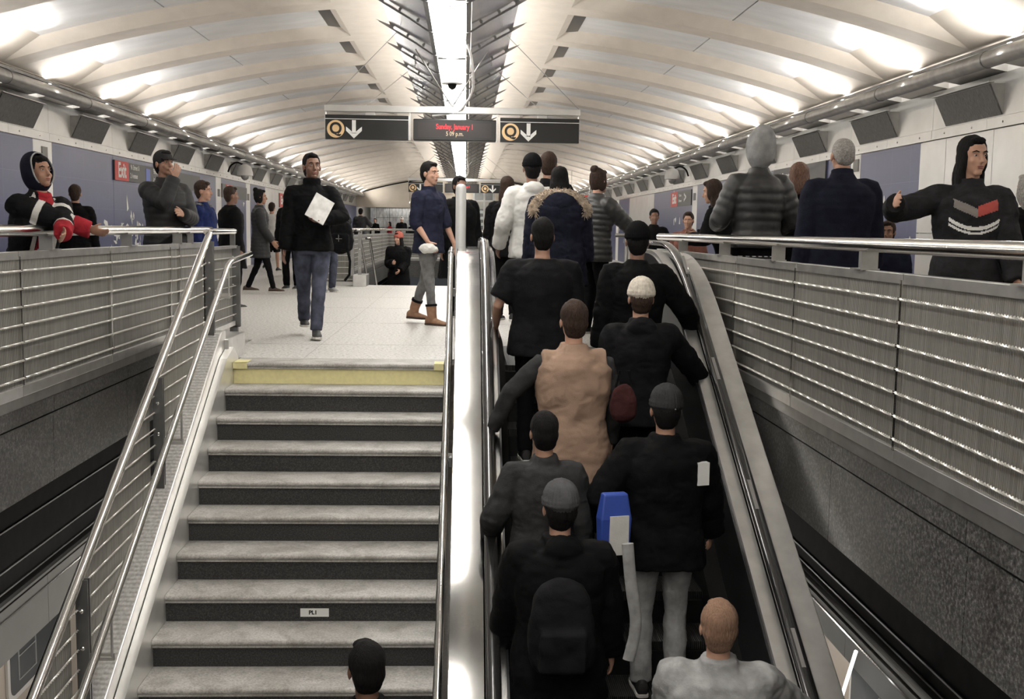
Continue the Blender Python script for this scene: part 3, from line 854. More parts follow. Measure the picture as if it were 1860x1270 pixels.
# second staircase going down away from us, with newel posts and handrails
s2 = empty('staircase', (0, 21.4, 0), 0, 'second staircase going down out of sight behind the far floor edge', 'stairs')
b = MB()
for k in range(1, 27): b.box(-1.9, -.2, 21.4 + RUN * (k - 1), 21.4 + RUN * k, -RISE * k - .3, -RISE * k)
sb(b, 'step_flight', tread_m, s2, (0, 21.4, 0))
b = MB(); b.prism([(21.4, .2), (21.4, -.5), (29, -.5 - 7.6 * T30), (29, .2 - 7.6 * T30)], 'X', -2.1, -1.9); b.box(-2.1, -1.85, 20.75, 21.4, 0, .22)
sb(b, 'stringer', steel, s2, (0, 21.4, 0), bevel=.01)
for x in (-2.04, -1.84):
    b = MB(); b.tube(bend([(x, 20.7, .9 if x > -2 else 1.05), (x, 21.4, .9 if x > -2 else 1.05), (x, 29, (.9 if x > -2 else 1.05) - 7.6 * T30)], .1), .024, 10)
    sb(b, 'handrail', steel_pol, s2, (0, 21.4, 0), smooth=True)
for x, y in ((-2.12, 20.85), (-1.98, 20.85)):
    b = MB(); b.box(x - .03, x + .03, y, y + .06, .2, 1.0); o = sb(b, 'newel_post', steel_dull, s2, (0, 21.4, 0))
    b = MB(); [b.ell((x, y - .004, z), (.014, .008, .014), 8, 6) for z in (.35, .7)]; sb(b, 'bolt', steel_pol, o, (0, 21.4, 0))
# glass lift shaft far behind
el = empty('glass_lift', (.75, 45, 0), 0, 'glass lift shaft with steel frame standing under the second hanging sign', 'lift')
b = MB()
for x in (-.42, .0, .38): b.box(x - .04, x + .04, -.04, .04, 0, 2.75)
for x in (-.42, .38): b.box(x - .04, x + .04, 1.36, 1.44, 0, 2.75)
for z in (.02, 1.05, 2.25, 2.7): b.box(-.42, .38, -.05, .05, z - .03, z + .03)
b.build('lift_frame', steel_dull, el)
b = MB(); b.box(-.4, .36, -.01, .01, .05, 2.7); b.build('lift_glass', glass_m, el)
b = MB(); b.box(-.38, .34, .5, 1.3, .1, 1.0); b.box(-.38, .34, .5, 1.3, 2.3, 2.6); b.build('lift_cabin', grey_clad, el)
b = MB(); [b.box(-.25, .25, .48, .5, z, z + .12) for z in (1.25, 1.5, 1.75)]; b.build('cabin_notice', sign_white, el)
fw_ = MB(); fw_.tube([(1.27, 44, 0), (1.27, 44, .9)], .05, 12); fw_.tube([(1.27, 44, 1.0), (1.27, 44, 1.95)], [.07, .19], 16)
tag(fw_.build('white_stand', white_m, smooth=True), 'white tapering stand beside the glass lift', 'stand')
wf = MB()
for (x, w_) in ((-2.0, 1.9), (1.2, 1.4), (2.9, 1.5)):
    wf.box(x, x + w_, 58.0, 58.3, 0, 2.3)
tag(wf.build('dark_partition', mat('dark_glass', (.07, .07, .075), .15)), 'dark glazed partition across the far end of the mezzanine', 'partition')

# steel column between stairs and escalator
b = MB(); b.tube([(0, 0, 0), (0, 0, 1.53), (0, 0, 1.555), (0, 0, 1.57)], [.055, .055, .047, .025], 24)
o = b.build('steel_bollard', mat('post_grey', (.50, .50, .49), .5, .25, nscale=5, namt=.08), smooth=True); o.location = (-.05, 11.65, 0)
tag(o, 'round grey steel post with a domed top just behind the escalator head', 'post')

# ================================================================ CENTRAL LIGHT SPINE
sp = empty('light_spine', (CX + .02, 0, 3.1), 0, 'long hanging light strip with mirrored wings and spiked cross arms along the ceiling centre', 'ceiling light')
X0 = CX + .02
ya, yz = YB + .4, 61.5
def spine(nm, poly, m, **kw):
    b = MB(); b.prism(poly, 'Y', ya, yz); return sb(b, nm, m, sp, (X0, 0, 3.1), **kw)
b = MB(); n = 12
arc = [(X0 + .165 * (i / n * 2 - 1), 3.09 + .035 * (i / n * 2 - 1) ** 2) for i in range(n + 1)]
yy = ya; i = 0
gl = []
gaps = [(3.2, 3.35), (6.0, 6.95), (8.28, 8.55), (9.35, 9.42), (9.9, 10.0), (13.25, 13.4), (17.6, 17.75)] + [(17.6 + 4.35 * i, 17.75 + 4.35 * i) for i in range(1, 10)]
cuts = [ya] + [q for g_ in gaps for q in g_] + [yz]
for q0, q1 in zip(cuts[::2], cuts[1::2]):
    n_ = max(1, round((q1 - q0) / 1.5))
    for i in range(n_):
        b = MB(); b.prism(arc + [(X0 + .165, 3.18), (X0 - .165, 3.18)], 'Y', q0 + (q1 - q0) * i / n_ + .005, q0 + (q1 - q0) * (i + 1) / n_ - .005)
        sb(b, 'diffuser', glow, sp, (X0, 0, 3.1))
for q0, q1 in gaps:
    b = MB(); b.box(X0 - .165, X0 + .165, q0 + .006, q1 - .006, 3.10, 3.18); sb(b, 'housing_plate', steel_dark, sp, (X0, 0, 3.1), label='dark plate between two diffusers')
wing_m = mat('mirror_wing', (.80, .80, .79), .14, 1, nscale=2.0, namt=.15, bump=.15, bscale=1.5)
for s_ in (-1, 1):
    spine('side_trim', [(X0 + s_ * .17, 3.08), (X0 + s_ * .215, 3.10), (X0 + s_ * .215, 3.22), (X0 + s_ * .17, 3.22)][::s_], steel_dark)
    spine('mirror_wing', [(X0 + s_ * .22, 3.13), (X0 + s_ * .70, 3.40), (X0 + s_ * .70, 3.415), (X0 + s_ * .22, 3.145)][::s_], wing_m)
yy = 11.4 - 1.5 * 12
am = MB()
pts = [(-.83, 3.44), (-.6, 3.315), (-.4, 3.20), (-.22, 3.085), (-.12, 3.05), (0, 3.035), (.12, 3.05), (.22, 3.085), (.4, 3.20), (.6, 3.315), (.83, 3.44)]
am.tube([(X0 + p[0], 0, p[1]) for p in pts], [.003, .012, .010, .009, .009, .009, .009, .009, .010, .012, .003], 6)
for s_ in (-1, 1):
    am.prism([(X0 + s_ * .66, 3.345), (X0 + s_ * .86, 3.46), (X0 + s_ * .66, 3.385)][::s_], 'Y', -.008, .008)
    for u in (.32, .5): am.box(X0 + s_ * u - .012, X0 + s_ * u + .012, -.012, .012, 3.0 + u * .55 - .01, 3.0 + u * .55 + .04)
am.v = [(p[0] - X0, p[1], p[2] - 3.1) for p in am.v]
first = None
while yy < yz:
    if yy > ya:
        if first is None: first = am.build('cross_arm', steel_dark, sp); o = first
        else: o = first.copy(); C.objects.link(o)
        o.location = (0, yy, 0)
    yy += 1.5
b = MB()
yy = ya + .6
while yy < yz: b.tube([(X0, yy, 3.2), (X0, yy, 3.93)], .012, 6); yy += 3.0
sb(b, 'hanger_rods', steel_dull, sp, (X0, 0, 3.1))

# ================================================================ HANGING SIGNS
def hanging_sign(Y, x0, x1, zb_, label, wires=True, dx=0):
    t = empty('hanging_sign', (dx, Y, zb_), 0, label, 'sign')
    W_ = x1 - x0
    b = MB(); b.box(x0 - .01, x1 + .01, -.05, .05, .34, .42); b.build('support_beam', steel_wall, t, bevel=.004)
    xs = [(x0, x0 + 1.03), (x0 + 1.09, x0 + 2.12), (x0 + 2.17, x1)]
    b = MB()
    for x in (x0, x0 + 1.045, x0 + 2.135, x1 - .004): b.box(x - .006, x + .006, -.04, .04, 0, .36)
    for xa in (x0 + .55, x0 + 2.7): b.box(xa - .06, xa + .06, -.02, .02, .29, .35)
    b.build('hanger_bars', steel_wall, t)
    for i in (0, 2):
        a, c = xs[i]
        b = MB(); b.box(a, c, -.045, .045, 0, .30); p = b.build('sign_panel', sign_black, t, bevel=.004)
        b = MB(); b.box(a + .002, c - .002, -.047, -.044, .245, .252); b.build('edge_strip', sign_white, p)
        b = MB(); b.tube([(a + .13, -.044, .125), (a + .13, -.049, .125)], .108, 36); b.build('bullet_disc', bullet_m, p)
        text_obj('letter_q', 'Q', .195, sign_black, p, Matrix.Translation((a + .13, -.050, .125)) @ Matrix.Rotation(pi / 2, 4, 'X'), .001, .006, squash=.95)
        ax = a + .355
        b = MB()
        b.box(ax - .024, ax + .024, -.049, -.044, .07, .235)
        for s_ in (-1, 1):
            b.prism([(ax, .012), (ax + s_ * .098, .105), (ax + s_ * .098, .155), (ax + s_ * .060, .125), (ax, .072)][::s_], 'Y', -.049, -.044)
        b.build('down_arrow', sign_white, p)
    a, c = xs[1]
    b = MB(); b.box(a, c, -.08, .08, .0, .265); p = b.build('display_case', sign_black, t, bevel=.012)
    b = MB(); b.box(a + .06, c - .06, -.0815, -.079, .045, .22); b.build('display_screen', mat('led_screen', (.02, .014, .014), .3), p)
    red = mat('led_red', (.2, 0, 0), .5, emit=(1, .03, .05), estr=1.6); amb = mat('led_amber', (.2, .15, .1), .5, emit=(.75, .6, .42), estr=.7)
    cxm = (a + c) / 2
    text_obj('date_text', 'Sunday, January 1', .092, red, p, Matrix.Translation((cxm, -.083, .17)) @ Matrix.Rotation(pi / 2, 4, 'X'), .0005, .0012, squash=.72)
    text_obj('time_text', '5 09 p.m.', .075, amb, p, Matrix.Translation((cxm, -.083, .085)) @ Matrix.Rotation(pi / 2, 4, 'X'), .0005, .001, squash=.78)
    b = MB()
    xm = X0 - dx; zt = 3.3 - zb_
    for (xa, xb, yb_) in ((x0, xm - .62, -1.2), (x1, xm + .62, -1.2), (x0 + .5, xm - .5, 1.2), (x1 - .5, xm + .5, 1.2)):
        b.tube([(xa, 0, .42), (xb, yb_ * 1.0, zt)], .0045, 5)
    for s_ in (-1, 1):
        b.tube([(xm, 0, .42), (xm + s_ * .42, -.8, zt - .12)], .008, 6)
        b.tube([(xm + s_ * .42, -1.3, zt - .02), (xm + s_ * .5, 1.1, zt)], .02, 6)
    b.build('stay_wires', steel_dull, t)
    b = MB(); b.tube(bend([(xm + .15, -2.0, zt - .15), (xm + .24, -1.4, zt - .32), (xm + .26, -.5, .55), (xm + .1, 0, .36), (xm - .25, 0, .31)], .25, 8), .014, 8)
    b.tube([(xm, 0, .42), (xm, 0, .8)], .02, 8)
    b.build('feed_conduit', white_m, t, smooth=True)
    return t
hanging_sign(14.0, -1.75, 1.41, 2.19, 'nearest hanging black sign bar with a red date display over the stairs')
hanging_sign(33.5, -1.72, 1.44, 2.19, 'smaller distant hanging black sign bar past the stairs')
b = MB(); b.tube([(0, 0, .33), (0, 0, .20), (0, 0, .18), (0, 0, .05), (0, 0, 0), (0, 0, -.005)], [.02, .02, .045, .085, .12, .11], 20)
o = empty('dome_camera', (X0 + .02, 12.3, 2.68), 0, 'white bell shaped dome camera hanging under the ceiling light strip', 'camera'); o2 = b.build('housing', white_m, o, smooth=True)
b = MB(); b.ell((0, 0, -.01), (.05, .05, .055), 14, 8); b.build('lens_dome', black_m, o, smooth=True)
for x, y, z, sgn, nm in ((-5.55, 28.25, 2.36, -1, 'left'), (5.3, 28.45, 2.46, 1, 'right')):
    o = empty('dome_camera', (x, y, z), 0, 'white dome camera on a black bracket on the %s wall' % nm, 'camera')
    b = MB(); b.tube([(0, 0, .28), (0, 0, .22), (0, 0, .08), (0, 0, .0)], [.05, .15, .2, .2], 18); b.build('housing', white_m, o, smooth=True)
    b = MB(); b.ell((0, 0, -.02), (.10, .10, .1), 14, 8); b.build('lens_dome', steel_dull, o, smooth=True)
    b = MB(); b.tube(bend([(0, 0, .25), (sgn * .2, 0, .34), (sgn * .36, 0, .25), (sgn * .42, 0, .08)], .12), .022, 8); b.build('bracket_arm', black_m, o, smooth=True)

# wall signs
def wall_sign(x, sgn, y0, y1, z0, z1, label, texts, red=None):
    t = empty('wall_sign', (x - sgn * .04, (y0 + y1) / 2, z0), 0, label, 'sign')
    xd = V((0, -sgn, 0)); 
    def M(y, z, o=.0): return face_frame((-sgn * (.016 + o), y - (y0 + y1) / 2, z - z0), xd, (0, 0, 1))
    b = MB(); b.box(-.015, .015, y0 - (y0 + y1) / 2, y1 - (y0 + y1) / 2, 0, z1 - z0); p = b.build('sign_board', mat('sign_charcoal', (.045, .045, .045), .45), t)
    if red:
        b = MB(); b.box(min(-sgn * .015, -sgn * .019), max(-sgn * .015, -sgn * .019), red[0] - (y0 + y1) / 2, red[1] - (y0 + y1) / 2, 0.0, z1 - z0)
        b.build('exit_panel', sign_red, t)
    for (s, y, z, size, sq, bold) in texts:
        text_obj('sign_lettering', s, size, sign_white, t, M(y, z, .005), .0015, bold, 'CENTER', sq)
    return t
wall_sign(WLX, -1, 19.45, 25.6, 1.86, 2.20, 'long charcoal Exit sign for 96 Street on the left blue wall', [('Exit', 19.86, 2.03, .36, .82, .010), ('96 Street &', 20.62, 2.12, .13, .9, .002), ('2 Avenue', 20.55, 1.97, .13, .9, .002), ('Elevator', 22.0, 2.12, .13, .9, .002), ('3rd fl', 21.9, 1.97, .13, .9, .002)], (19.47, 20.24))
b = MB(); b.box(WLX + .055, WLX + .06, 21.32, 21.60, 1.92, 2.15); tag(b.build('access_symbol', mat('access_blue', (.06, .12, .5), .4)), 'small blue accessibility square on the long left Exit sign', 'symbol')
wall_sign(WLX, -1, 27.9, 31.0, 1.80, 2.14, 'second, shorter Exit sign on the left wall before the dome camera', [('Exit', 28.7, 1.97, .36, .8, .010), ('Street', 29.45, 2.05, .13, 1.1, .002)], (28.3, 29.1))
wall_sign(WLX, -1, 36.4, 38.4, 1.72, 2.18, 'small red Exit sign on the left steel cladding', [('Exit', 36.9, 1.95, .36, 1.0, .012)], (36.4, 37.4))
wall_sign(WRX, 1, 28.15, 30.95, 1.80, 2.20, 'charcoal Exit sign with a white arrow on the right blue wall', [('Exit', 30.4, 2.0, .36, 1.0, .012), ('96 Street', 29.55, 2.08, .10, 1.1, .003), ('2 Avenue', 29.55, 1.94, .10, 1.1, .003), ('>', 28.9, 2.0, .4, 1.4, .012)], (29.95, 30.93))
wall_sign(WRX, 1, 17.6, 20.6, 1.99, 2.28, 'dark sign partly hidden behind the striped puffer jacket', [('96 Street', 19.9, 2.14, .13, 1.7, .003)])
ts = MB(); ts.box(3.9, 5.0, 43.0, 43.1, 2.15, 2.48); t_ = tag(ts.build('exit_sign', sign_red), 'small red hanging EXIT sign at the far right', 'sign')
for x_, z_ in ((4.1, 3.5), (4.8, 3.36)):
    b = MB(); b.tube([(x_, 43.05, 2.47), (x_, 43.05, z_)], .012, 6); b.build('hanger_rod', steel_dull, t_)
text_obj('sign_lettering', 'EXIT', .28, sign_white, t_, Matrix.Translation((4.3, 42.995, 2.31)) @ Matrix.Rotation(pi / 2, 4, 'X'), .002, .01, squash=1.0)
# small plates on the white strips
for x, sgn, yc, zc, nm in ((WLX, -1, 16.32, 2.1, 'left white strip nearest to us'), (WRX, 1, 16.25, 2.12, 'right white strip behind the grey-haired man'), (WLX, -1, 27.6, 1.9, 'left white strip before the second Exit sign'), (WLX, -1, 31.3, 1.9, 'left white strip under the dome camera'), (WRX, 1, 27.8, 2.0, 'right white strip by the arrow sign'), (WRX, 1, 41.95, 1.5, 'farthest right white strip')):
    b = MB(); b.box(min(x - sgn * .03, x - sgn * .05), max(x - sgn * .03, x - sgn * .05), yc - .1, yc + .1, zc - .09, zc + .09)
    t_ = b.build('wall_plate', grey_clad); tag(t_, 'small grey plate on the ' + nm, 'plate')
# ================================================================ PEOPLE
def cloth(name, col, rough=.85, n=14, amt=.25):
    return mat('cloth_' + name, col, rough, 0, nscale=n, namt=amt, bump=.2, bscale=120, spec=.10)
BLK = cloth('black', (.0045, .0045, .005)); BLK2 = cloth('soft_black', (.009, .009, .010)); PUF = mat('puffer_black', (.010, .010, .011), .7, nscale=6, namt=.3)
PUFG = mat('puffer_charcoal', (.028, .028, .028), .5, nscale=6, namt=.3)
NAVY = cloth('navy', (.018, .020, .038)); NAVY2 = cloth('dark_navy', (.011, .012, .022)); BLUE = cloth('blue', (.012, .02, .075))
JEAN = cloth('jeans', (.062, .068, .095), n=9, amt=.5); GJEAN = cloth('grey_jeans', (.17, .17, .17), n=9, amt=.4); GREY = cloth('grey', (.30, .30, .30)); DGREY = cloth('dark_grey', (.035, .035, .036))
WHT = cloth('white', (.62, .61, .58), amt=.06); RED = cloth('red', (.33, .025, .035)); TAN = cloth('tan', (.33, .225, .165), n=6, amt=.12); BEAN = cloth('cream_knit', (.60, .55, .47), n=40)
KHAKI = mat('boot_tan', (.27, .15, .09), .7, nscale=20, namt=.2); SHOE = mat('shoe_black', (.015, .015, .015), .6); SHOEG = mat('shoe_grey', (.3, .3, .29), .7); SHOEB = mat('shoe_brown', (.05, .028, .018), .6); SOLE = mat('sole_white', (.6, .58, .54), .7)
SK = mat('skin_light', (.48, .28, .20), .55, nscale=12, namt=.08, spec=.35); SK2 = mat('skin_tan', (.36, .20, .135), .55, nscale=12, namt=.08); SK3 = mat('skin_brown', (.20, .105, .07), .55, nscale=12, namt=.08)
HB = mat('hair_black', (.006, .005, .005), .8, nscale=60, namt=.5, bump=.6, bscale=60, stretch=(3, 3, .6), spec=.2); HBR = mat('hair_brown', (.035, .02, .014), .75, nscale=60, namt=.6, bump=.6, bscale=60, stretch=(3, 3, .6), spec=.25); HAU = mat('hair_auburn', (.15, .075, .048), .6, nscale=60, namt=.6, bump=.6, bscale=60, stretch=(3, 3, .6)); HGR = mat('hair_grey', (.30, .285, .27), .7, nscale=90, namt=.4)
EYE = mat('eye_white', (.42, .40, .38), .35); IRIS = mat('eye_iris', (.02, .012, .01), .2); LIP = mat('lips', (.30, .11, .09), .5); FURM = mat('fur_beige', (.42, .34, .26), .9, nscale=30, namt=.4); FURG = mat('fur_grey', (.16, .155, .15), .9, nscale=30, namt=.4)
PLAID = tiles('plaid', (.7, .7, .7), (.02, .02, .02), .05, .05, .8, ('X', 'Z'), .012)

def remesh(mb, name, m, vox, parent, smooth_it=3, disp=None, label=None):
    """one continuous surface from overlapping closed shapes"""
    me = mb.mesh(name, m)
    o = bpy.data.objects.new(name, me); C.objects.link(o)
    bm = bmesh.new(); bm.from_mesh(me); bmesh.ops.remove_doubles(bm, verts=bm.verts, dist=1e-6)
    bmesh.ops.recalc_face_normals(bm, faces=bm.faces); bm.to_mesh(me); bm.free()
    md = o.modifiers.new('r', 'REMESH'); md.mode = 'VOXEL'; md.voxel_size = vox; md.adaptivity = 0
    if smooth_it:
        sm = o.modifiers.new('s', 'SMOOTH'); sm.factor = .5; sm.iterations = smooth_it
    dg = bpy.context.evaluated_depsgraph_get()
    me2 = bpy.data.meshes.new_from_object(o.evaluated_get(dg))
    bpy.data.objects.remove(o); bpy.data.meshes.remove(me)
    if disp:
        nrm = [v.normal.copy() for v in me2.vertices]
        for v, n in zip(me2.vertices, nrm):
            v.co += n * disp(v.co)
    me2.materials.clear(); me2.materials.append(m)
    me2.name = name
    me2.shade_smooth(); me2.update()
    o = bpy.data.objects.new(name, me2); C.objects.link(o)
    if parent: o.parent = parent
    if label: o['label'] = label
    return o

def ik(a, c, l1, l2, hint):
    a, c = V(a), V(c); d = c - a; L = min(d.length, (l1 + l2) * .999)
    L = max(L, abs(l1 - l2) * 1.05)
    d.normalize(); c = a + d * L
    x = (l1 * l1 - l2 * l2 + L * L) / (2 * L); h = sqrt(max(0, l1 * l1 - x * x))
    hh = V(hint); hh = hh - d * hh.dot(d); hh.normalize()
    return a + d * x + hh * h, c

def fold(amp, seed, sc=7.0):
    o = V((seed * 3.1, seed * 1.7, seed))
    def f(p):
        q = V((p.x * sc, p.y * sc, p.z * sc * 1.4)) + o
        return amp * (noise.noise(q) * .7 + (.5 - abs(noise.noise(q * 2.1))) * .5)
    return f

def se_ring(c, hx, hy, M=None, n=24, e=.85):
    r = []
    for j in range(n):
        t = 2 * pi * j / n; a, b = cos(t), sin(t)
        p = V((hx * math.copysign(abs(a) ** e, a), hy * math.copysign(abs(b) ** e, b), 0))
        r.append(c + (M @ p if M else p))
    return r

def interp(tab, z):
    if z <= tab[0][0]: return tab[0][1:]
    for a, b in zip(tab[:-1], tab[1:]):
        if z <= b[0]:
            t = (z - a[0]) / (b[0] - a[0]); t = t * t * (3 - 2 * t) * .6 + t * .4
            return tuple(x + (y - x) * t for x, y in zip(a[1:], b[1:]))
    return tab[-1][1:]
TORSO = [(.78, .160, .110, 0), (.93, .168, .118, 0), (1.08, .142, .100, .0), (1.28, .170, .118, .0), (1.38, .172, .108, -.005), (1.44, .120, .085, -.012), (1.49, .065, .065, -.012), (1.54, .058, .060, -.008)]
pcount = [0]

def person(label, x, y, z, yaw, h, skin=SK, top=('jacket', BLK, .03), legs=(BLK2, 'long'), shoes=SHOE, hair=('short', HB), hat=None, lean=0, side=0, twist_=0,
           rh=None, lh=None, relb=None, lelb=None, rf=(.1, .0, 0), lf=(-.1, .0, 0), hyaw=0, hpitch=0, hroll=0, face=False, hem=.80, stout=1.0, detail=1, rcurl=.35, lcurl=.35, rn=None, ln=None,
           gloves=None, hipz=.93, extra=None, sleeve=None, collar=0, paint=None, pitch=.062):
    """standing / walking figure facing local +Y; root empty at the feet"""
    pcount[0] += 1; seed = pcount[0]
    s = h / 1.78
    root = empty('person', (x, y, z), yaw, label, 'person')
    vx = {1: .0075, 2: .0055, 0: .012}[detail]
    hip = V((0, 0, hipz)) * s
    RT = Matrix.Rotation(twist_, 3, 'Z') @ Matrix.Rotation(side, 3, 'Y') @ Matrix.Rotation(-lean, 3, 'X')
    def Tp(px, py, pz):
        p = V((px, py, pz)) * s
        if pz > .93: return hip + RT @ (p - V((0, 0, .93)) * s)
        return hip + RT @ V((p.x, p.y, 0)) * 1.0 + V((0, 0, p.z - .93 * s))
    def TM(pz):
        k = max(0, min(1, (pz - .85) / .15)); return Matrix.Rotation(twist_, 3, 'Z') @ Matrix.Rotation(side * k, 3, 'Y') @ Matrix.Rotation(-lean * k, 3, 'X')
    st_ = stout
    sh = {1: Tp(.178 * st_, -.005, 1.405), -1: Tp(-.178 * st_, -.005, 1.405)}
    ua, fa = .285 * s, .255 * s
    hand_t = {1: V(rh) * s if rh else Tp(.27, .03, .84), -1: V(lh) * s if lh else Tp(-.27, .03, .84)}
    hints = {1: relb or (.5, -1, -.3), -1: lelb or (-.5, -1, -.3)}
    elb, wri = {}, {}
    for k in (1, -1): elb[k], wri[k] = ik(sh[k], hand_t[k], ua, fa, hints[k])
    hipj = {1: hip + RT @ V((.092, 0, 0)) * s - V((0, 0, .02)) * s, -1: hip + RT @ V((-.092, 0, 0)) * s - V((0, 0, .02)) * s}
    foot = {1: V(rf) * s, -1: V(lf) * s}
    ank = {k: foot[k] + V((0, 0, .085 * s)) for k in (1, -1)}
    knee = {}
    for k in (1, -1):
        knee[k], ank[k] = ik(hipj[k], ank[k], .42 * s, .415 * s, (k * .05, 1, 0))
    nb = Tp(0, -.012, 1.48)
    HM = Matrix.Rotation(twist_ * .5 + hyaw, 3, 'Z') @ Matrix.Rotation(side * .4 + hroll, 3, 'Y') @ Matrix.Rotation(-lean * .45 - hpitch, 3, 'X')
    hc = nb + RT @ V((0, .0, .06)) * s + HM @ V((0, .022, .125)) * s
    hs = s * 1.06
    def hp(px, py, pz): return hc + HM @ (V((px, py, pz)) * hs)
    def hell(b, c, r, nu=18, nv=12): b.ell(hp(*c), [q * hs for q in r], nu, nv, HM)
    # ---- body: one continuous surface
    b = MB()
    rg = []
    for i in range(24):
        pz = .86 + i * (1.52 - .86) / 23; hx, hy, yo = interp(TORSO, pz)
        rg.append(se_ring(Tp(0, yo, pz), hx * s * .84 * st_, hy * s * .82 * st_, TM(pz), 20))
    b.rings(rg)
    b.tube([nb - (hc - nb) * .35, nb + (hc - nb) * .3, nb + (hc - nb) * .62], [.062 * s, .055 * s, .056 * s], 14)
    for k in (1, -1):
        b.tube([hipj[k] + V((0, 0, .06)) * s, hipj[k] * .5 + knee[k] * .5, knee[k], knee[k] * .65 + ank[k] * .35, ank[k]], [q * s * (.72 if legs[1] != 'shorts' else 1) for q in (.085, .068, .05, .05, .033)], 14)
        b.tube([sh[k] + (sh[k] * -1 + Tp(0, 0, 1.38)) * .2, sh[k], sh[k] * .5 + elb[k] * .5, elb[k], elb[k] * .65 + wri[k] * .35, wri[k]], [.05 * s, .052 * s, .043 * s, .035 * s, .036 * s, .024 * s], 12)
        b.tube([ank[k] + V((0, -.03, -.02)) * s, ank[k] + V((0, .12, -.06)) * s], [.035 * s, .028 * s], 10)
    # head
    hell(b, (0, -.012, .032), (.075, .094, .088)); hell(b, (0, .018, -.03), (.060, .068, .082)); hell(b, (0, .058, -.092), (.026, .026, .022))
    hell(b, (0, .072, .030), (.050, .018, .012)); hell(b, (.034, .058, -.028), (.022, .02, .02)); hell(b, (-.034, .058, -.028), (.022, .02, .02))
    b.tube([hp(0, .082, .018), hp(0, .096, -.008), hp(0, .108, -.03), hp(0, .088, -.036)], [.008 * s, .010 * s, .014 * s, .012 * s], 10)
    hell(b, (0, .078, -.058), (.024, .014, .007), 12, 8); hell(b, (0, .076, -.070), (.021, .013, .008), 12, 8)
    for k in (1, -1):
        hell(b, (k * .077, -.006, -.008), (.009, .019, .030), 12, 8)
    # hands
    for k, curl, nn in ((1, rcurl, rn), (-1, lcurl, ln)):
        d = (wri[k] - elb[k]).normalized()
        n = V(nn) if nn else V((-k, 0, 0)) + V((0, .3, 0))
        n = (n - d * n.dot(d)).normalized()
        th = d.cross(n) * k; sd = th
        w_ = wri[k]
        b.tube([w_ - d * .01 * s, w_ + d * .03 * s, w_ + d * .065 * s, w_ + d * .092 * s], [(.016 * s, .022 * s), (.016 * s, .036 * s), (.015 * s, .042 * s), (.010 * s, .038 * s)], 14, ref=n)
        for i, (fl_, sp_) in enumerate(((.070, .030), (.078, .010), (.072, -.011), (.056, -.031))):
            p = w_ + d * .086 * s + sd * sp_ * s; dd = (d + sd * sp_ * 1.6).normalized(); pts = [p]
            a = curl * .7
            for q in (.42, .32, .26):
                dd = (dd * cos(a) + n * sin(a)).normalized() if a else dd
                # rotate progressively towards the palm
                p = p + dd * fl_ * q * s; pts.append(p); a = curl
            b.tube(pts, [.0095 * s, .0092 * s, .0085 * s, .0065 * s], 8)
        t0 = w_ + d * .028 * s + sd * .026 * s
        td = (d * .75 + sd * .75 + n * .35).normalized(); t1 = t0 + td * .042 * s; td2 = (td + n * curl * .8 + d * .4).normalized(); t2 = t1 + td2 * .032 * s
        b.tube([t0 - td * .015 * s, t0, t1, t2], [.012 * s, .0135 * s, .0105 * s, .0075 * s], 9)
    body = remesh(b, 'body', skin, vx * s, root, 2)
    # ---- face
    if face:
        for k in (1, -1):
            e = MB(); hell(e, (k * .030, .0790, .006), (.0105, .006, .0052), 12, 8)
            eo = e.build('eye', EYE, root, smooth=True)
            e = MB(); hell(e, (k * .030, .0838, .006), (.0050, .003, .0050), 10, 6); e.build('iris', IRIS, eo, smooth=True)
            e = MB(); e.tube([hp(k * .014, .089, .026), hp(k * .032, .088, .032), hp(k * .050, .074, .026)], [.003 * s, .0045 * s, .002 * s], 6)
            e.build('eyebrow', hair[1] if hair else HB, root, smooth=True)
        e = MB(); hell(e, (0, .0885, -.0585), (.022, .005, .004), 12, 6); hell(e, (0, .087, -.068), (.018, .005, .005), 12, 6); e.build('lips', LIP, root, smooth=True)
    # ---- hair
    vh = .007 * s
    def hd(sc): 
        o = V((seed, 0, 0))
        return lambda p: .005 * noise.noise(V((p.x * sc * 3, p.y * sc * 3, p.z * sc * .6)) + o) + .002 * noise.noise(V((p.x * 200, p.y * 200, p.z * 30)))
    if hair and hair[0] != 'none':
        kind, hm = hair[:2]
        b = MB()
        if kind == 'buzz':
            hell(b, (0, -.020, .034), (.0785, .090, .090)); hell(b, (0, -.05, .0), (.070, .05, .07))
        else:
            hell(b, (0, -.020, .042), (.083, .093, .094)); hell(b, (0, -.052, .0), (.076, .055, .075)); hell(b, (0, -.045, -.045), (.064, .045, .055))
            hell(b, (0, .045, .095), (.050, .040, .025))
        if kind in ('long', 'bun', 'bob'):
            for k in (1, -1): hell(b, (k * .062, -.012, -.02), (.026, .055, .085))
        if kind == 'long':
            hell(b, (0, -.06, -.13), (.090, .048, .17)); hell(b, (.06, -.02, -.13), (.03, .04, .13)); hell(b, (-.06, -.02, -.13), (.03, .04, .13))
        if kind == 'bob':
            hell(b, (0, -.05, -.07), (.095, .06, .11))
        if kind == 'bun': hell(b, (0, -.075, .115), (.045, .042, .042))
        remesh(b, 'hair', hm, vh, root, 2, hd(9))
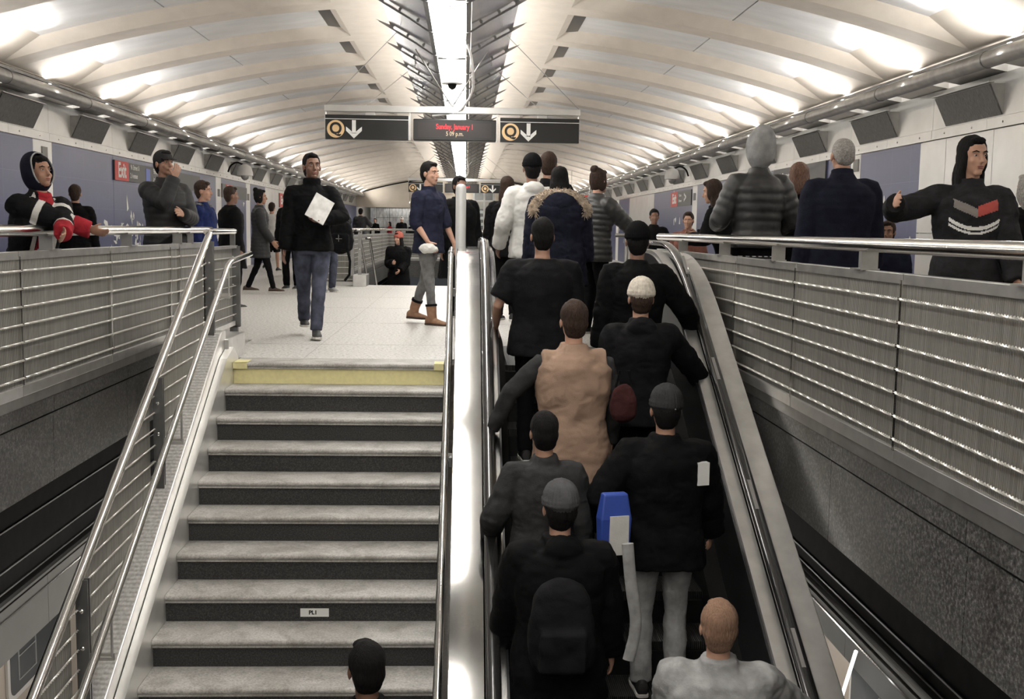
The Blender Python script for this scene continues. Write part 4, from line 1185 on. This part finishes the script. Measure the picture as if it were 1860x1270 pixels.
    # ---- headwear
    if hat:
        kind, hm = hat[:2]
        if kind == 'beanie':
            b = MB(); hell(b, (0, -.016, .052), (.089, .104, .098)); hell(b, (0, -.014, .032), (.094, .110, .026)); hell(b, (0, -.014, .05), (.094, .110, .026))
            ho = remesh(b, 'beanie', hm, vh, root, 2, lambda p: .002 * sin(math.atan2(p.y - hc.y, p.x - hc.x) * 40))
        elif kind == 'cap':
            b = MB(); hell(b, (0, -.014, .048), (.086, .100, .088)); 
            ho = remesh(b, 'cap', hm, vh, root, 2)
            e = MB(); bs = hat[2] if len(hat) > 2 else 1
            pts = []
            for a in range(-60, 61, 12): pts.append((.075 * sin(radians(a)), bs * (.07 + .085 * cos(radians(a))), .040 - .018 * cos(radians(a)) * 1))
            e.rings([[hp(p[0], bs * .05, .048 + .0), hp(p[0], bs * .05, .040), hp(p[0], p[1], p[2] - .006), hp(p[0], p[1], p[2])] for p in pts])
            e.build('cap_brim', hm, ho, smooth=True)
        elif kind == 'hood':
            b = MB(); nu, nv = 36, 26; op = hat[2] if len(hat) > 2 else .38
            c = hp(0, -.030, .022); R3 = (.106, .125, .150)
            for i in range(nv + 1):
                ph = pi * i / nv
                for j in range(nu):
                    t = 2 * pi * j / nu
                    q = V((R3[0] * sin(ph) * cos(t), R3[1] * sin(ph) * sin(t), R3[2] * cos(ph))) * s
                    if q.z > 0: q.y -= q.z * .25; q.z *= 1.06
                    else: q.x *= 1.0 + .1 * q.z / s; q.z *= 1.15
                    wv_ = 1 + .03 * noise.noise(q * 14 + V((seed, 0, 0)))
                    b.v.append(tuple(c + HM @ (q * wv_)))
            for i in range(nv):
                for j in range(nu):
                    k = (j + 1) % nu; a = 2 * pi * (j + .5) / nu; ph = pi * (i + .5) / nv
                    fy = sin(ph) * sin(a); fz = cos(ph)
                    if fy > op and fz < .80: continue
                    b.f.append((i * nu + j, i * nu + k, (i + 1) * nu + k, (i + 1) * nu + j))
            ho = b.build('hood', hm, root, smooth=True)
            md = ho.modifiers.new('thick', 'SOLIDIFY'); md.thickness = .014 * s; md.offset = 0
            ss = ho.modifiers.new('sub', 'SUBSURF'); ss.levels = 1; ss.render_levels = 1
    # ---- upper clothing
    kind, tm, t = top[:3]; quilt = top[3] if len(top) > 3 else 0
    b = MB(); rg = []; z0 = hem; z1 = 1.50 if kind == 'tee' else 1.53
    nz = int((z1 - z0) / .0125)
    def qm(zz): return quilt * abs(sin(pi * zz / pitch)) ** .6 if quilt else 0
    for i in range(nz + 1):
        pz = z0 + (z1 - z0) * i / nz; hx, hy, yo = interp(TORSO, pz)
        k2 = min(1, (1.56 - pz) / .12) if pz > 1.44 else 1
        fl_ = max(0, (.93 - pz)) * .12
        tt = t * max(.35, k2) + qm(pz) * k2 + fl_
        rg.append(se_ring(Tp(0, yo, pz), (hx * st_ + tt) * s, (hy * st_ + tt) * s, TM(pz), 28, .8))
    b.rings(rg)
    for k in (1, -1):
        pts, rs = [], []
        A = [Tp(k * .06, -.008, 1.40), sh[k], elb[k], wri[k]]
        end = wri[k] + (wri[k] - elb[k]).normalized() * .012 * s
        full = sleeve if sleeve is not None else (0.45 if kind == 'tee' else 2.0)
        if full >= 2: path = [A[0], A[1], A[2], end]
        elif full >= 1: path = [A[0], A[1], A[2], A[2] + (A[3] - A[2]) * (full - 1)]
        else: path = [A[0], A[1], A[1] + (A[2] - A[1]) * full]
        rad = [.062, .068, .054, .040] if full >= 1 else [.062, .070, .062]
        if top[0] == 'vest': path = [A[0], A[1] + (A[1] - A[0]) * .02]; rad = [.060, .062]
        cum = 0
        for i in range(len(path) - 1):
            L = (path[i + 1] - path[i]).length; n = max(2, int(L / (.0125 * s)))
            for j in range(n + (i == len(path) - 2)):
                u = j / n; p = path[i] * (1 - u) + path[i + 1] * u
                # round the elbow a little
                pts.append(p); rs.append((rad[i] + (rad[i + 1] - rad[i]) * u + t * .62 + (qm(cum + L * u) * .8 if i > 0 else 0)) * s)
            cum += L
        b.tube(pts, rs, 18)
    if collar:
        b.tube([Tp(0, -.012, 1.46), Tp(0, -.004, 1.50 + collar)], [(.085 * s, .085 * s), (.078 * s, .082 * s)], 20)
    if top[0] == 'jacket' and len(top) > 4 and top[4] == 'hood_down':
        b.ell(Tp(0, -.10, 1.47), (.10 * s, .065 * s, .075 * s), 18, 12)
    amp = (.018 if not quilt else .006) * (1 if kind != 'tee' else .7)
    jo = remesh(b, {'tee': 't_shirt', 'vest': 'vest', 'sweater': 'sweater'}.get(kind, 'jacket'), tm, (.0065 if paint else .010 if detail else .014) * s, root, 2 if quilt else 3, fold(amp * s, seed, 8))
    if paint:
        inv = RT.transposed()
        for pm_, _ in paint: jo.data.materials.append(pm_)
        arms = {k: (sh[k], elb[k], wri[k]) for k in (1, -1)}
        for pl in jo.data.polygons:
            c = pl.center
            best = (9, 0, 0)
            for k in (1, -1):
                for q, (a_, b_) in enumerate(((arms[k][0], arms[k][1]), (arms[k][1], arms[k][2]))):
                    d_ = b_ - a_; u_ = max(0, min(1, (c - a_).dot(d_) / d_.length_squared)); ds = (c - a_ - d_ * u_).length
                    if ds < best[0]: best = (ds, k, q + u_)
            tc_ = inv @ (c - hip) / s + V((0, 0, .93)) if c.z > hip.z else c / s
            arm = best[1] if (best[0] < .105 * s and best[2] > .22) else 0
            for i_, (pm_, fn) in enumerate(paint):
                if fn(tc_, arm, best[2]): pl.material_index = i_ + 1
    if top[0] == 'vest' and len(top) > 4:      # sleeves of another cloth under the vest
        b = MB()
        for k in (1, -1):
            b.tube([sh[k] - (sh[k] - Tp(0, 0, 1.38)) * .3, sh[k], sh[k] * .5 + elb[k] * .5, elb[k], elb[k] * .4 + wri[k] * .6, wri[k] + (wri[k] - elb[k]).normalized() * .01], [.06 * s, .07 * s, .064 * s, .056 * s, .050 * s, .042 * s], 16)
        hx, hy, yo = interp(TORSO, 1.3)
        b.rings([se_ring(Tp(0, 0, z_), .16 * s * st_, .11 * s * st_, TM(z_), 20) for z_ in (1.2, 1.3, 1.4)])
        remesh(b, 'sleeves', top[4], .010 * s, root, 3, fold(.012 * s, seed + 9, 9))
    # ---- legs
    lm, lk = legs[:2]
    b = MB(); rg = []
    for i in range(12):
        pz = .82 + i * .02; hx, hy, yo = interp(TORSO, pz)
        rg.append(se_ring(Tp(0, yo, pz), (hx * st_ + .012) * s, (hy * st_ + .012) * s, TM(pz), 20))
    b.rings(rg)
    for k in (1, -1):
        if lk == 'shorts': P_ = [hipj[k] + V((0, 0, .05)) * s, hipj[k] * .5 + knee[k] * .5, knee[k] + (hipj[k] - knee[k]) * .05]; R_ = [.105, .10, .095]
        else:
            sl = .75 if lk == 'slim' else 1.0
            e = ank[k] + V((0, 0, -.015)) * s
            P_ = [hipj[k] + V((0, 0, .05)) * s, hipj[k] * .6 + knee[k] * .4, knee[k] + (hipj[k] - knee[k]) * .08, knee[k] + (ank[k] - knee[k]) * .12, knee[k] * .5 + ank[k] * .5, e]
            R_ = [.100, .090 * (.5 + .5 * sl), .070 * (.5 + .5 * sl), .066 * (.4 + .6 * sl), .066 * sl, .060 * sl]
        b.tube(P_, [r * s for r in R_], 16)
    remesh(b, 'shorts' if lk == 'shorts' else 'trousers', lm, (.011 if detail else .015) * s, root, 3, fold(.011 * s, seed + 3, 10))
    # ---- shoes
    for k in (1, -1):
        a = ank[k]; b = MB(); rg = []; fy = -.4 if False else 0
        for (yy, hw, top_, ) in ((-.085, .020, .045), (-.075, .032, .085), (-.03, .038, .115), (.02, .040, .105), (.07, .044, .075), (.12, .047, .060), (.165, .042, .050), (.19, .028, .036), (.198, .010, .025)):
            r = []
            for j in range(14):
                t_ = 2 * pi * j / 14; cz = top_ / 2 - .0
                zz = cz + (top_ / 2) * sin(t_); zz = max(zz, .018)
                r.append(a + V((hw * cos(t_), yy, zz - .085)) * s)
            rg.append(r)
        b.rings(rg); so = b.build('shoe', shoes if not isinstance(shoes, tuple) else shoes[0], root, smooth=True)
        b = MB(); rg = []
        for (yy, hw) in ((-.088, .022), (-.075, .035), (0, .040), (.1, .050), (.165, .045), (.20, .022)):
            rg.append([a + V(q) * s for q in ((-hw, yy, -.085), (hw, yy, -.085), (hw, yy, -.062), (-hw, yy, -.062))])
        b.rings(rg); b.build('sole', SOLE if not isinstance(shoes, tuple) else shoes[1], so, bevel=.004)
    if gloves:
        for k in gloves[1]:
            b = MB(); d = (wri[k] - elb[k]).normalized()
            b.ell(wri[k] + d * .05 * s, (.055 * s, .055 * s, .065 * s), 14, 10); b.tube([wri[k] - d * .05 * s, wri[k] + d * .02 * s], [.056 * s, .056 * s], 14)
            remesh(b, 'cuff', gloves[0], .009 * s, root, 2, fold(.012 * s, seed + 5, 14))
    if extra: extra(dict(root=root, s=s, Tp=Tp, TM=TM, hp=hp, HM=HM, sh=sh, elb=elb, wri=wri, knee=knee, ank=ank, jacket=jo, hc=hc))
    root['_w'] = 1; del root['_w']
    return dict(root=root, s=s, Tp=Tp, TM=TM, hp=hp, wri=wri, elb=elb, sh=sh)

def to_world(P, p):
    r = P['root']; return Matrix.Translation(r.location) @ Matrix.Rotation(r.rotation_euler.z, 4, 'Z') @ V(p)

def fur_ring(D, pts, R, m, n=420, ln=.05, name='fur_trim'):
    """tufts standing out round a path"""
    b = MB(); random.seed(len(pts))
    b.tube(pts, R * .75, 10)
    for i in range(n):
        u = random.random() * (len(pts) - 1); j = int(u); f = u - j
        p = V(pts[j]) * (1 - f) + V(pts[min(j + 1, len(pts) - 1)]) * f
        d = V((random.gauss(0, 1), random.gauss(0, 1), random.gauss(0, 1))).normalized()
        p = p + d * R * .5
        b.tube([p, p + d * ln * .4, p + d * ln * random.uniform(.6, 1.0) + V((0, 0, -.01))], [.006, .004, .001], 3, cap=False)
    return b.build(name, m, D['root'], smooth=True)

R_ = radians
def pack(hx, hy, hz, yo=0):
    b = MB(); rg = []
    for i in range(13):
        t = -1 + 2 * i / 12; k = (1 - abs(t) ** 3.5) ** .5 * (1 - .12 * t) if abs(t) < 1 else .05
        rg.append(se_ring(V((0, yo, hz * t)), hx * max(k, .2), hy * max(k, .2), None, 20, .6))
    return b.rings(rg)
# ---------- left walkway
def ski(D):
    hp, s, root = D['hp'], D['s'], D['root']; b = MB()
    b.tube([hp(.088 * sin(R_(a)), .046 - .032 * max(0, cos(R_(a))), .022 + .130 * cos(R_(a))) for a in range(-150, 151, 14)], .006 * s, 8); b.build('hood_edge', GREY, root, smooth=True, label='grey hood edge')
ski_paint = [(RED, lambda p, a, u: (not a and p.y > .02 and abs(p.x) < .075 - .03 * (p.z - 1)) or (not a and p.z < .98) or (a and u > 1.52)),
             (WHT, lambda p, a, u: (a and 1.40 < u < 1.53) or (a and .45 < u < .62 and p.z > 1.2) or (not a and p.y > .02 and .075 < abs(p.x) < .105 and p.z > 1.05))]
person('child in black, white and red ski jacket, dark hood up, leaning over the left rail', -2.98, 7.72, .02, R_(-128), 1.53, SK2, ('jacket', BLK2, .04), (BLK2, 'long'), SHOE, ('short', HB), ('hood', NAVY2, .6), lean=.30, rh=(-.30, .52, 1.18), lh=(.10, .62, 1.16), relb=(.9, 0, -.5), lelb=(-.9, 0, -.5), hpitch=-.35, hyaw=.05, face=True, detail=1, extra=ski, collar=.03, paint=ski_paint)
person('dark-haired man in black jacket seen from behind near the left blue wall', -5.05, 14.6, 0, R_(15), 1.58, SK2, ('jacket', BLK, .04), hair=('short', HBR), detail=0)
def capman(D): pass
person('man in dark cap and black puffer jacket holding a hand to his mouth', -3.02, 11.3, 0, R_(-140), 1.82, SK2, ('jacket', PUF, .035, .007), hair=('short', HB), hat=('cap', DGREY), rh=(.02, .24, 1.52), relb=(.25, .5, -1), rn=(0, -1, .2), rcurl=.25, lh=(-.06, .26, 1.18), lelb=(-.3, .2, -1), hpitch=-.12, hyaw=.15, face=True, detail=2, collar=.04)
def furcol(D):
    Tp = D['Tp']; fur_ring(D, [Tp(.13 * cos(R_(a)), -.03 + .11 * sin(R_(a)), 1.47 - .02 * sin(R_(a))) for a in range(150, 391, 15)], .055, FURG, 900, .04)
person('boy in blue jacket with grey fur collar looking right by the left rail', -3.02, 12.9, 0, R_(-100), 1.59, SK, ('jacket', BLUE, .04), (NAVY, 'long'), SHOE, ('short', HBR), hyaw=.1, face=True, detail=1, extra=furcol)
person('figure in plain black coat just right of the boy in blue', -3.12, 14.9, 0, R_(-60), 1.60, SK3, ('jacket', BLK, .06), hair=('short', HBR), hem=.6, detail=0)
person('woman in black puffer and brown shoes walking right, hair tied back', -3.36, 18.3, 0, R_(-80), 1.68, SK2, ('jacket', PUF, .03, .007), (BLK, 'slim'), SHOEB, ('bun', HB), rh=(.20, .2, .92), rf=(.08, .22, 0), lf=(-.08, -.22, .03), face=True, hem=.62, detail=1)
person('man in white t-shirt and black shorts walking away on the left', -4.72, 27.3, 0, R_(-15), 1.66, SK, ('tee', WHT, .035), (BLK, 'shorts'), SHOE, ('short', HBR), rf=(.1, .12, 0), lf=(-.1, -.25, .08), detail=1)
# ---------- the hero walking towards us with a magazine
hero = person('bearded man in black sweater and dark jeans walking towards us holding a magazine', -1.52, 11.05, 0, R_(192), 1.80, SK3, ('jacket', BLK, .03), (JEAN, 'long'), (SHOE, SOLE), ('short', HB), lean=.02, lh=(-.06, .30, 1.16), lelb=(-1, -.1, -.4), ln=(.2, .6, .8), lcurl=.6, rh=(.27, .06, .86), rf=(.06, -.32, .09), lf=(-.02, .20, 0), hyaw=.2, hpitch=-.1, face=True, detail=2, collar=.06, hem=.86)
b = MB(); b.obox((0, 0, 0), ((1, 0, 0), (0, 1, 0), (0, 0, 1)), (.10, .13, .006))
o = b.build('magazine', mat('magazine_paper', (.62, .61, .58), .5, nscale=12, namt=.25), bevel=.003)
p = to_world(hero, hero['wri'][-1]); o.location = (p.x - .0, p.y - .06, p.z + .10); o.rotation_euler = (R_(72), R_(30), R_(15))
tag(o, 'pale folded magazine in the hand of the man in dark jeans', 'magazine')
person('person in dark clothes mostly hidden behind the man with the magazine', -3.05, 19.6, 0, R_(170), 1.7, SK2, ('jacket', BLK, .04), (BLK, 'long'), (SHOE, SOLE), hair=('short', HB), detail=0)
bag = person('man in dark jacket and light grey shoes holding a black backpack', -2.35, 18.9, 0, R_(-140), 1.76, SK2, ('jacket', BLK2, .04), (JEAN, 'long'), (SHOEG, SOLE), ('short', HB), rh=(.0, .34, 1.22), lh=(-.14, .36, 1.20), relb=(1, -.2, -.5), lelb=(-1, -.2, -.5), detail=1)
b = pack(.20, .13, .28); b.box(-.14, .14, -.19, -.1, -.2, .04)
o = remesh(b, 'backpack', BLK, .014, None, 2, fold(.02, 5, 9)); o.location = (-2.05, 18.35, .95); tag(o, 'black backpack dangling a strap in front of the man with grey shoes', 'backpack')
b = MB(); b.tube([(.1, -.16, -.1), (.17, -.2, -.4), (.16, -.2, -.62), (.08, -.2, -.72)], [(.02, .006)] * 4, 8); b.build('strap', BLK, o)
b = MB(); b.box(-.06, .04, -.205, -.195, -.04, -.03); b.box(-.02, -.01, -.205, -.195, -.08, .03); b.build('buckle', steel_pol, o)
# ---------- man in blue sweater
def boots(D):
    s = D['s']
    for k in (1, -1):
        a, kn = D['ank'][k], D['knee'][k]; d = (kn - a).normalized()
        b = MB(); b.tube([a + V((0, .01, -.03)) * s, a + d * .04 * s, a + d * .13 * s], [.050 * s, .054 * s, .060 * s], 16)
        o = b.build('boot_shaft', KHAKI, D['root'], smooth=True)
        b = MB(); b.tube([a + d * .125 * s, a + d * .15 * s], [.066 * s, .066 * s], 16); b.build('boot_cuff', BLK, o, smooth=True)
bs = person('man in blue sweater, grey jeans and tan boots holding a white glove of paper', -.42, 12.75, 0, R_(-125), 1.84, SK, ('sweater', NAVY, .022), (GJEAN, 'slim'), (KHAKI, SHOEB), ('short', HB), sleeve=1.25, rh=(.20, .14, .92), lh=(-.26, .16, .90), rf=(.09, .12, 0), lf=(-.09, -.28, .04), face=True, detail=2, collar=.03, extra=boots)
b = MB(); b.ell((0, 0, 0), (.10, .05, .055), 12, 8); b.ell((.07, .0, -.01), (.05, .04, .03), 10, 8)
o = remesh(b, 'crumpled_paper', WHT, .009, None, 1, fold(.015, 3, 20)); p = to_world(bs, bs['wri'][1]); o.location = (p.x + .0, p.y - .10, p.z - .07); tag(o, 'crumpled white paper in the hand of the man in the blue sweater', 'paper')
person('person in long black coat half hidden behind the grey post', -.08, 13.9, 0, R_(-150), 1.74, SK3, ('jacket', BLK, .06), (BLK, 'long'), hair=('short', HB), hem=.5, detail=0)
person('woman with long brown hair behind the white jacket', .50, 13.4, 0, R_(-20), 1.72, SK, ('jacket', BLK, .04), (BLK, 'long'), hair=('long', HBR), detail=1)
person('climber in red beanie and black coat coming up the far stairs', -1.35, 22.6, -.70, R_(175), 1.70, SK, ('jacket', BLK, .06), (BLK, 'long'), hair=('long', HB), hat=('beanie', cloth('coral', (.45, .13, .10))), rh=(.1, .26, 1.15), lh=(-.06, .26, 1.0), hem=.6, hyaw=-.5, face=True, detail=1)
# ---------- far figures
person('man in black puffer seen from behind at the far left rail', -3.9, 41.5, 0, R_(-10), 1.80, SK2, ('jacket', PUF, .05, .01), hair=('short', HB), rh=(.3, .25, 1.2), detail=0)
person('slim figure in black with dark glasses standing before the glass screen', -4.75, 58.5, 0, R_(175), 1.58, SK, ('jacket', BLK, .02), (BLK, 'slim'), hair=('short', HB), detail=0)
person('dark-haired figure with a red bag near the glass screen', -4.05, 59.5, 0, R_(120), 1.42, SK, ('jacket', RED, .03), (BLK, 'slim'), hair=('long', HB), detail=0)
person('figure in black coat with white cap near the dark far partition', -2.95, 51.5, 0, R_(180), 1.60, SK2, ('jacket', BLK, .05), hair=('short', HB), hat=('beanie', WHT), detail=0)
person('small dark figure beside the white-capped one in the distance', -2.5, 52.5, 0, R_(170), 1.42, SK3, ('jacket', BLK, .03), hair=('short', HB), detail=0)
# ---------- head of the escalator
wj = person('person in white jacket and black beanie, back to us, at the escalator head', .66, 11.15, 0, R_(8), 1.83, SK3, ('jacket', WHT, .045, 0, 'hood_down'), (BLK2, 'long'), SHOE, ('short', HB), hat=('beanie', BLK), lh=(-.30, .10, .92), detail=1)
person('tall dark-haired man in front of the white jacket', .90, 12.15, 0, R_(-10), 1.93, SK2, ('jacket', BLK, .04), hair=('short', HBR), detail=1)
def furhood(D):
    Tp = D['Tp']; root = D['root']; s = D['s']
    b = MB(); b.ell(Tp(0, -.12, 1.40), (.20 * s, .10 * s, .14 * s), 20, 14); remesh(b, 'hood', NAVY2, .012, root, 2, fold(.02, 2, 8))
    fur_ring(D, [Tp(.25 * cos(R_(a)), -.12 + .03 * sin(R_(a)), 1.36 + .17 * sin(R_(a))) for a in range(-5, 186, 10)], .065, FURM, 3000, .05)
person('person in big navy parka with a beige fur-trimmed hood, dark hair', .88, 10.45, 0, R_(0), 1.68, SK2, ('jacket', NAVY2, .09), (BLK, 'long'), hair=('bob', HB), extra=furhood, hem=.62, stout=1.12, detail=1)
person('man in black quilted jacket with hair in a bun reaching right for a handle', 1.36, 11.7, 0, R_(-55), 1.74, SK, ('jacket', PUFG, .035, .014), (BLK, 'long'), hair=('bun', HBR), rh=(.26, .44, 1.06), relb=(1, -.3, -.5), lh=(-.2, .2, .9), face=False, detail=2, lean=.08)
sc_ = MB(); sc_.tube([(0, 0, .10), (0, 0, .95), (0, .03, 1.05)], .02, 10); sc_.box(-.11, .11, -.35, .1, .05, .09)
sc_.tube([(-.12, 0, 1.06), (.12, 0, 1.06)], .02, 8)
for y in (-.32, .1): sc_.tube([(-.02, y, .07), (.02, y, .07)], .07, 16)
o = sc_.build('pull_cart', steel_dull, smooth=True); o.location = (1.66, 11.35, 0); tag(o, 'grey folding cart held by the man with the bun at the escalator head', 'cart')
# ---------- on the escalator
person('short-sleeved person in black t-shirt near the top of the escalator', .56, 8.02, ESZ(8.02), R_(2), 1.77, SK2, ('tee', BLK2, .05), (BLK, 'long'), hair=('short', HB), sleeve=.8, lh=(-.32, .16, 1.0), stout=1.12, detail=1)
person('person in black beanie at the right side of the escalator top', 1.26, 8.06, ESZ(8.06), R_(-5), 1.74, SK3, ('jacket', BLK, .05), (BLK, 'long'), hair=('short', HB), hat=('beanie', BLK), rh=(.46, .2, 1.02), detail=1)
person('person in cream knit cap and black jacket riding the escalator', 1.20, 7.45, ESZ(7.45), R_(-3), 1.76, SK, ('jacket', BLK2, .05, 0, 'hood_down'), (BLK, 'long'), hair=('short', HBR), hat=('beanie', BEAN), rh=(.50, .32, 1.05), relb=(1, -.3, 0), detail=1)
person('man in tan vest over dark sleeves, hand on the left escalator handrail', .70, 7.0, ESZ(7.0), R_(6), 1.84, SK, ('vest', TAN, .05, 0, DGREY), (BLK, 'long'), hair=('short', HBR), lh=(-.48, .12, .98), lelb=(-1, -.3, .2), rh=(.28, .1, .9), hem=.62, stout=1.1, detail=1)
b = pack(.08, .05, .12); o = remesh(b, 'shoulder_bag', cloth('dark_red', (.05, .018, .018)), .009, None, 2, fold(.012, 8, 10)); o.location = (.98, 6.65, .05); tag(o, 'dark red bag between the tan vest and the cream cap riders', 'bag')
b = MB(); b.tube([(-.05, 0, .10), (-.03, 0, .2), (.03, 0, .2), (.05, 0, .10)], .008, 6); b.build('strap', BLK, o)
def stripes(D):
    hp, root = D['hp'], D['root']; b = MB()
    for x in (.012, .032): b.tube([hp(x, -.105, .02), hp(x, -.10, .07), hp(x, -.07, .115), hp(x, -.02, .138)], .005, 6)
    b.build('cap_stripes', sign_white, root, label='white stripes on the cap')
    Tp = D['Tp']; b = MB(); b.obox(Tp(.19, -.128, 1.33), ((1, .3, 0), (0, 0, 1), (.3, -1, 0)), (.035, .065, .022)); b.build('shoulder_patch', sign_white, root, label='white patch on the shoulder')
gc = person('rider in grey striped cap, black jacket and light grey trousers', 1.16, 6.20, ESZ(6.20), R_(0), 1.80, SK2, ('jacket', BLK, .055), (GREY, 'long'), SHOE, ('short', HB), hat=('beanie', DGREY), extra=stripes, lh=(-.34, .20, 1.12), rh=(.32, .18, .92), hem=.78, stout=1.1, detail=1)
o = empty('carrier_bag', (.84, 5.95, ESZ(6.2) + 1.12), .2, 'blue carrier bag holding a white packet, beside the striped cap rider', 'bag')
b = MB(); b.rings([[(-.085, -.04, -.16), (.085, -.04, -.16), (.085, .04, -.16), (-.085, .04, -.16)], [(-.09, -.05, .0), (.09, -.05, .0), (.09, .05, .0), (-.09, .05, .0)], [(-.07, -.03, .14), (.07, -.03, .14), (.07, .03, .14), (-.07, .03, .14)]]); b.build('bag_body', mat('bag_blue', (.03, .07, .35), .5), o, bevel=.01)
b = MB(); b.box(-.04, .07, -.056, -.045, -.2, .02); b.build('white_packet', WHT, o)
person('dark-haired rider in dark clothes behind the tan vest', .46, 6.16, ESZ(6.16), R_(5), 1.66, SK2, ('jacket', DGREY, .04), (BLK, 'long'), hair=('short', HB), lh=(-.3, .2, 1.0), detail=1)
bp_ = person('rider in grey knit hat and black jacket lowest on the left side', .50, 5.50, ESZ(5.50), R_(3), 1.80, SK, ('jacket', BLK, .055, 0, 'hood_down'), (BLK, 'long'), hair=('short', HB), hat=('beanie', cloth('heather', (.075, .075, .078))), lh=(-.28, .2, .9), rh=(.3, .1, .85), hem=.7, stout=1.1, detail=1)
b = pack(.16, .09, .25, -.02); b.box(-.11, .11, -.16, -.08, -.18, .02)
o = remesh(b, 'backpack', BLK2, .013, None, 2, fold(.015, 12, 9)); o.location = (.49, 5.22, ESZ(5.50) + 1.16); tag(o, 'black backpack on the lowest rider at the left', 'backpack')
b = MB(); wp = bend([(0, 0, .2), (.02, 0, .0), (.06, .0, -.22), (.02, 0, -.4)], .1); b.tube(wp, [(.015, .030)] * len(wp), 12, ref=(0, 1, 0))
o = b.build('white_bag', GREY, smooth=True); o.location = (.82, 5.30, ESZ(5.50) + 1.36); tag(o, 'slim white bag hanging at the side of the lowest left rider', 'bag')
person('sandy-haired rider in pale grey fleece at the bottom right of the picture', 1.20, 4.92, ESZ(4.92), R_(-8), 1.78, SK, ('jacket', GREY, .06), (BLK, 'long'), hair=('short', mat('hair_sandy', (.24, .14, .09), .8, nscale=60, namt=.3, bump=.6, bscale=60, stretch=(3, 3, .6))), rh=(.50, .42, 1.06), relb=(1, -.2, .3), lh=(-.2, .2, .9), stout=1.1, detail=1)
person('dark-haired person in black climbing the stairs at the bottom edge', -.42, 4.75, -.175 * math.ceil((YS - 4.75) / RUN), R_(20), 1.70, SK3, ('jacket', BLK, .04), (BLK, 'long'), hair=('short', HB), detail=1)
# ---------- right walkway
def plaid(D):
    Tp = D['Tp']; b = MB(); b.rings([se_ring(Tp(0, 0, z), (.20) * D['s'], (.148) * D['s'], D['TM'](z), 28) for z in (.70, .78, .86)]); b.build('plaid_shirt_tail', PLAID, D['root'], smooth=True, label='plaid shirt tail below the jacket')
person('man in grey hood and black quilted jacket, back to us, at the right rail', 2.40, 9.05, 0, R_(8), 1.90, SK2, ('jacket', PUFG, .030, .011), (BLK, 'long'), SHOE, ('short', HB), hat=('hood', GREY, .5), lh=(-.22, .26, 1.1), rh=(.24, .2, 1.06), hem=.92, extra=plaid, detail=2, collar=.03, pitch=.07)
person('woman with auburn shoulder-length hair in a black coat between the two men', 2.86, 9.45, 0, R_(-30), 1.69, SK, ('jacket', BLK, .04), hair=('bob', HAU), detail=1)
person('grey-haired man in navy jacket with his back to us', 2.77, 8.10, 0, R_(0), 1.79, SK, ('jacket', NAVY2, .06, .003), (NAVY, 'long'), SHOE, ('buzz', HGR), hem=.72, collar=.07, stout=1.08, detail=2)
PRR = mat('print_red', (.42, .07, .055), .7); PRG = mat('print_grey', (.22, .20, .185), .7)
def band(p, z0, k, h): return abs(p.z - (z0 + k * p.x * p.x)) < h
shirt_paint = [(PRR, lambda p, a, u: not a and p.y > .06 and -.14 < p.x < -.01 and abs(p.z - (1.325 - .35 * (p.x + .02))) < .034),
               (PRG, lambda p, a, u: not a and p.y > .06 and -.01 < p.x < .13 and abs(p.z - (1.315 + .45 * p.x)) < .028),
               (sign_white, lambda p, a, u: not a and p.y > .04 and abs(p.x) < .155 and (band(p, 1.215, 2.4, .012) or band(p, 1.185, 2.4, .008)))]
person('woman with long dark hair and printed black t-shirt on the right, turning', 3.02, 6.55, 0, R_(172), 1.68, SK, ('jacket', cloth('tshirt_charcoal', (.022, .022, .024)), .035), (BLUE, 'long'), hair=('long', HB), rh=(.52, .28, 1.36), relb=(1, -.3, -.4), lh=(-.25, .2, .9), paint=shirt_paint, face=True, hyaw=.25, stout=1.08, detail=1)
person('grey-haired person in black coat cut off by the right picture edge', 3.62, 7.0, 0, R_(10), 1.50, SK, ('jacket', BLK, .05), hair=('bob', HGR), detail=1)
person('small child with brown hair seen between the navy jacket and the printed t-shirt', 3.25, 8.4, 0, R_(150), 1.20, SK2, ('jacket', NAVY, .03), hair=('short', HBR), face=True, detail=1)
person('brown-haired person bending forward left of the quilted jacket', 2.72, 11.2, 0, R_(60), 1.66, SK, ('jacket', BLK, .04), (JEAN, 'long'), hair=('long', HBR), lean=.35, lh=(-.2, .45, 1.1), rh=(.2, .45, 1.15), detail=1)
person('figure in muted red jacket by the right blue wall', 2.55, 12.6, 0, R_(160), 1.32, SK, ('jacket', cloth('rust', (.2, .09, .07)), .05), (JEAN, 'long'), hair=('short', HBR), detail=1)
person('dark figure far off on the right walkway near the steel cladding', 2.6, 15.2, 0, R_(180), 1.40, SK3, ('jacket', BLK, .04), hair=('short', HB), detail=0)
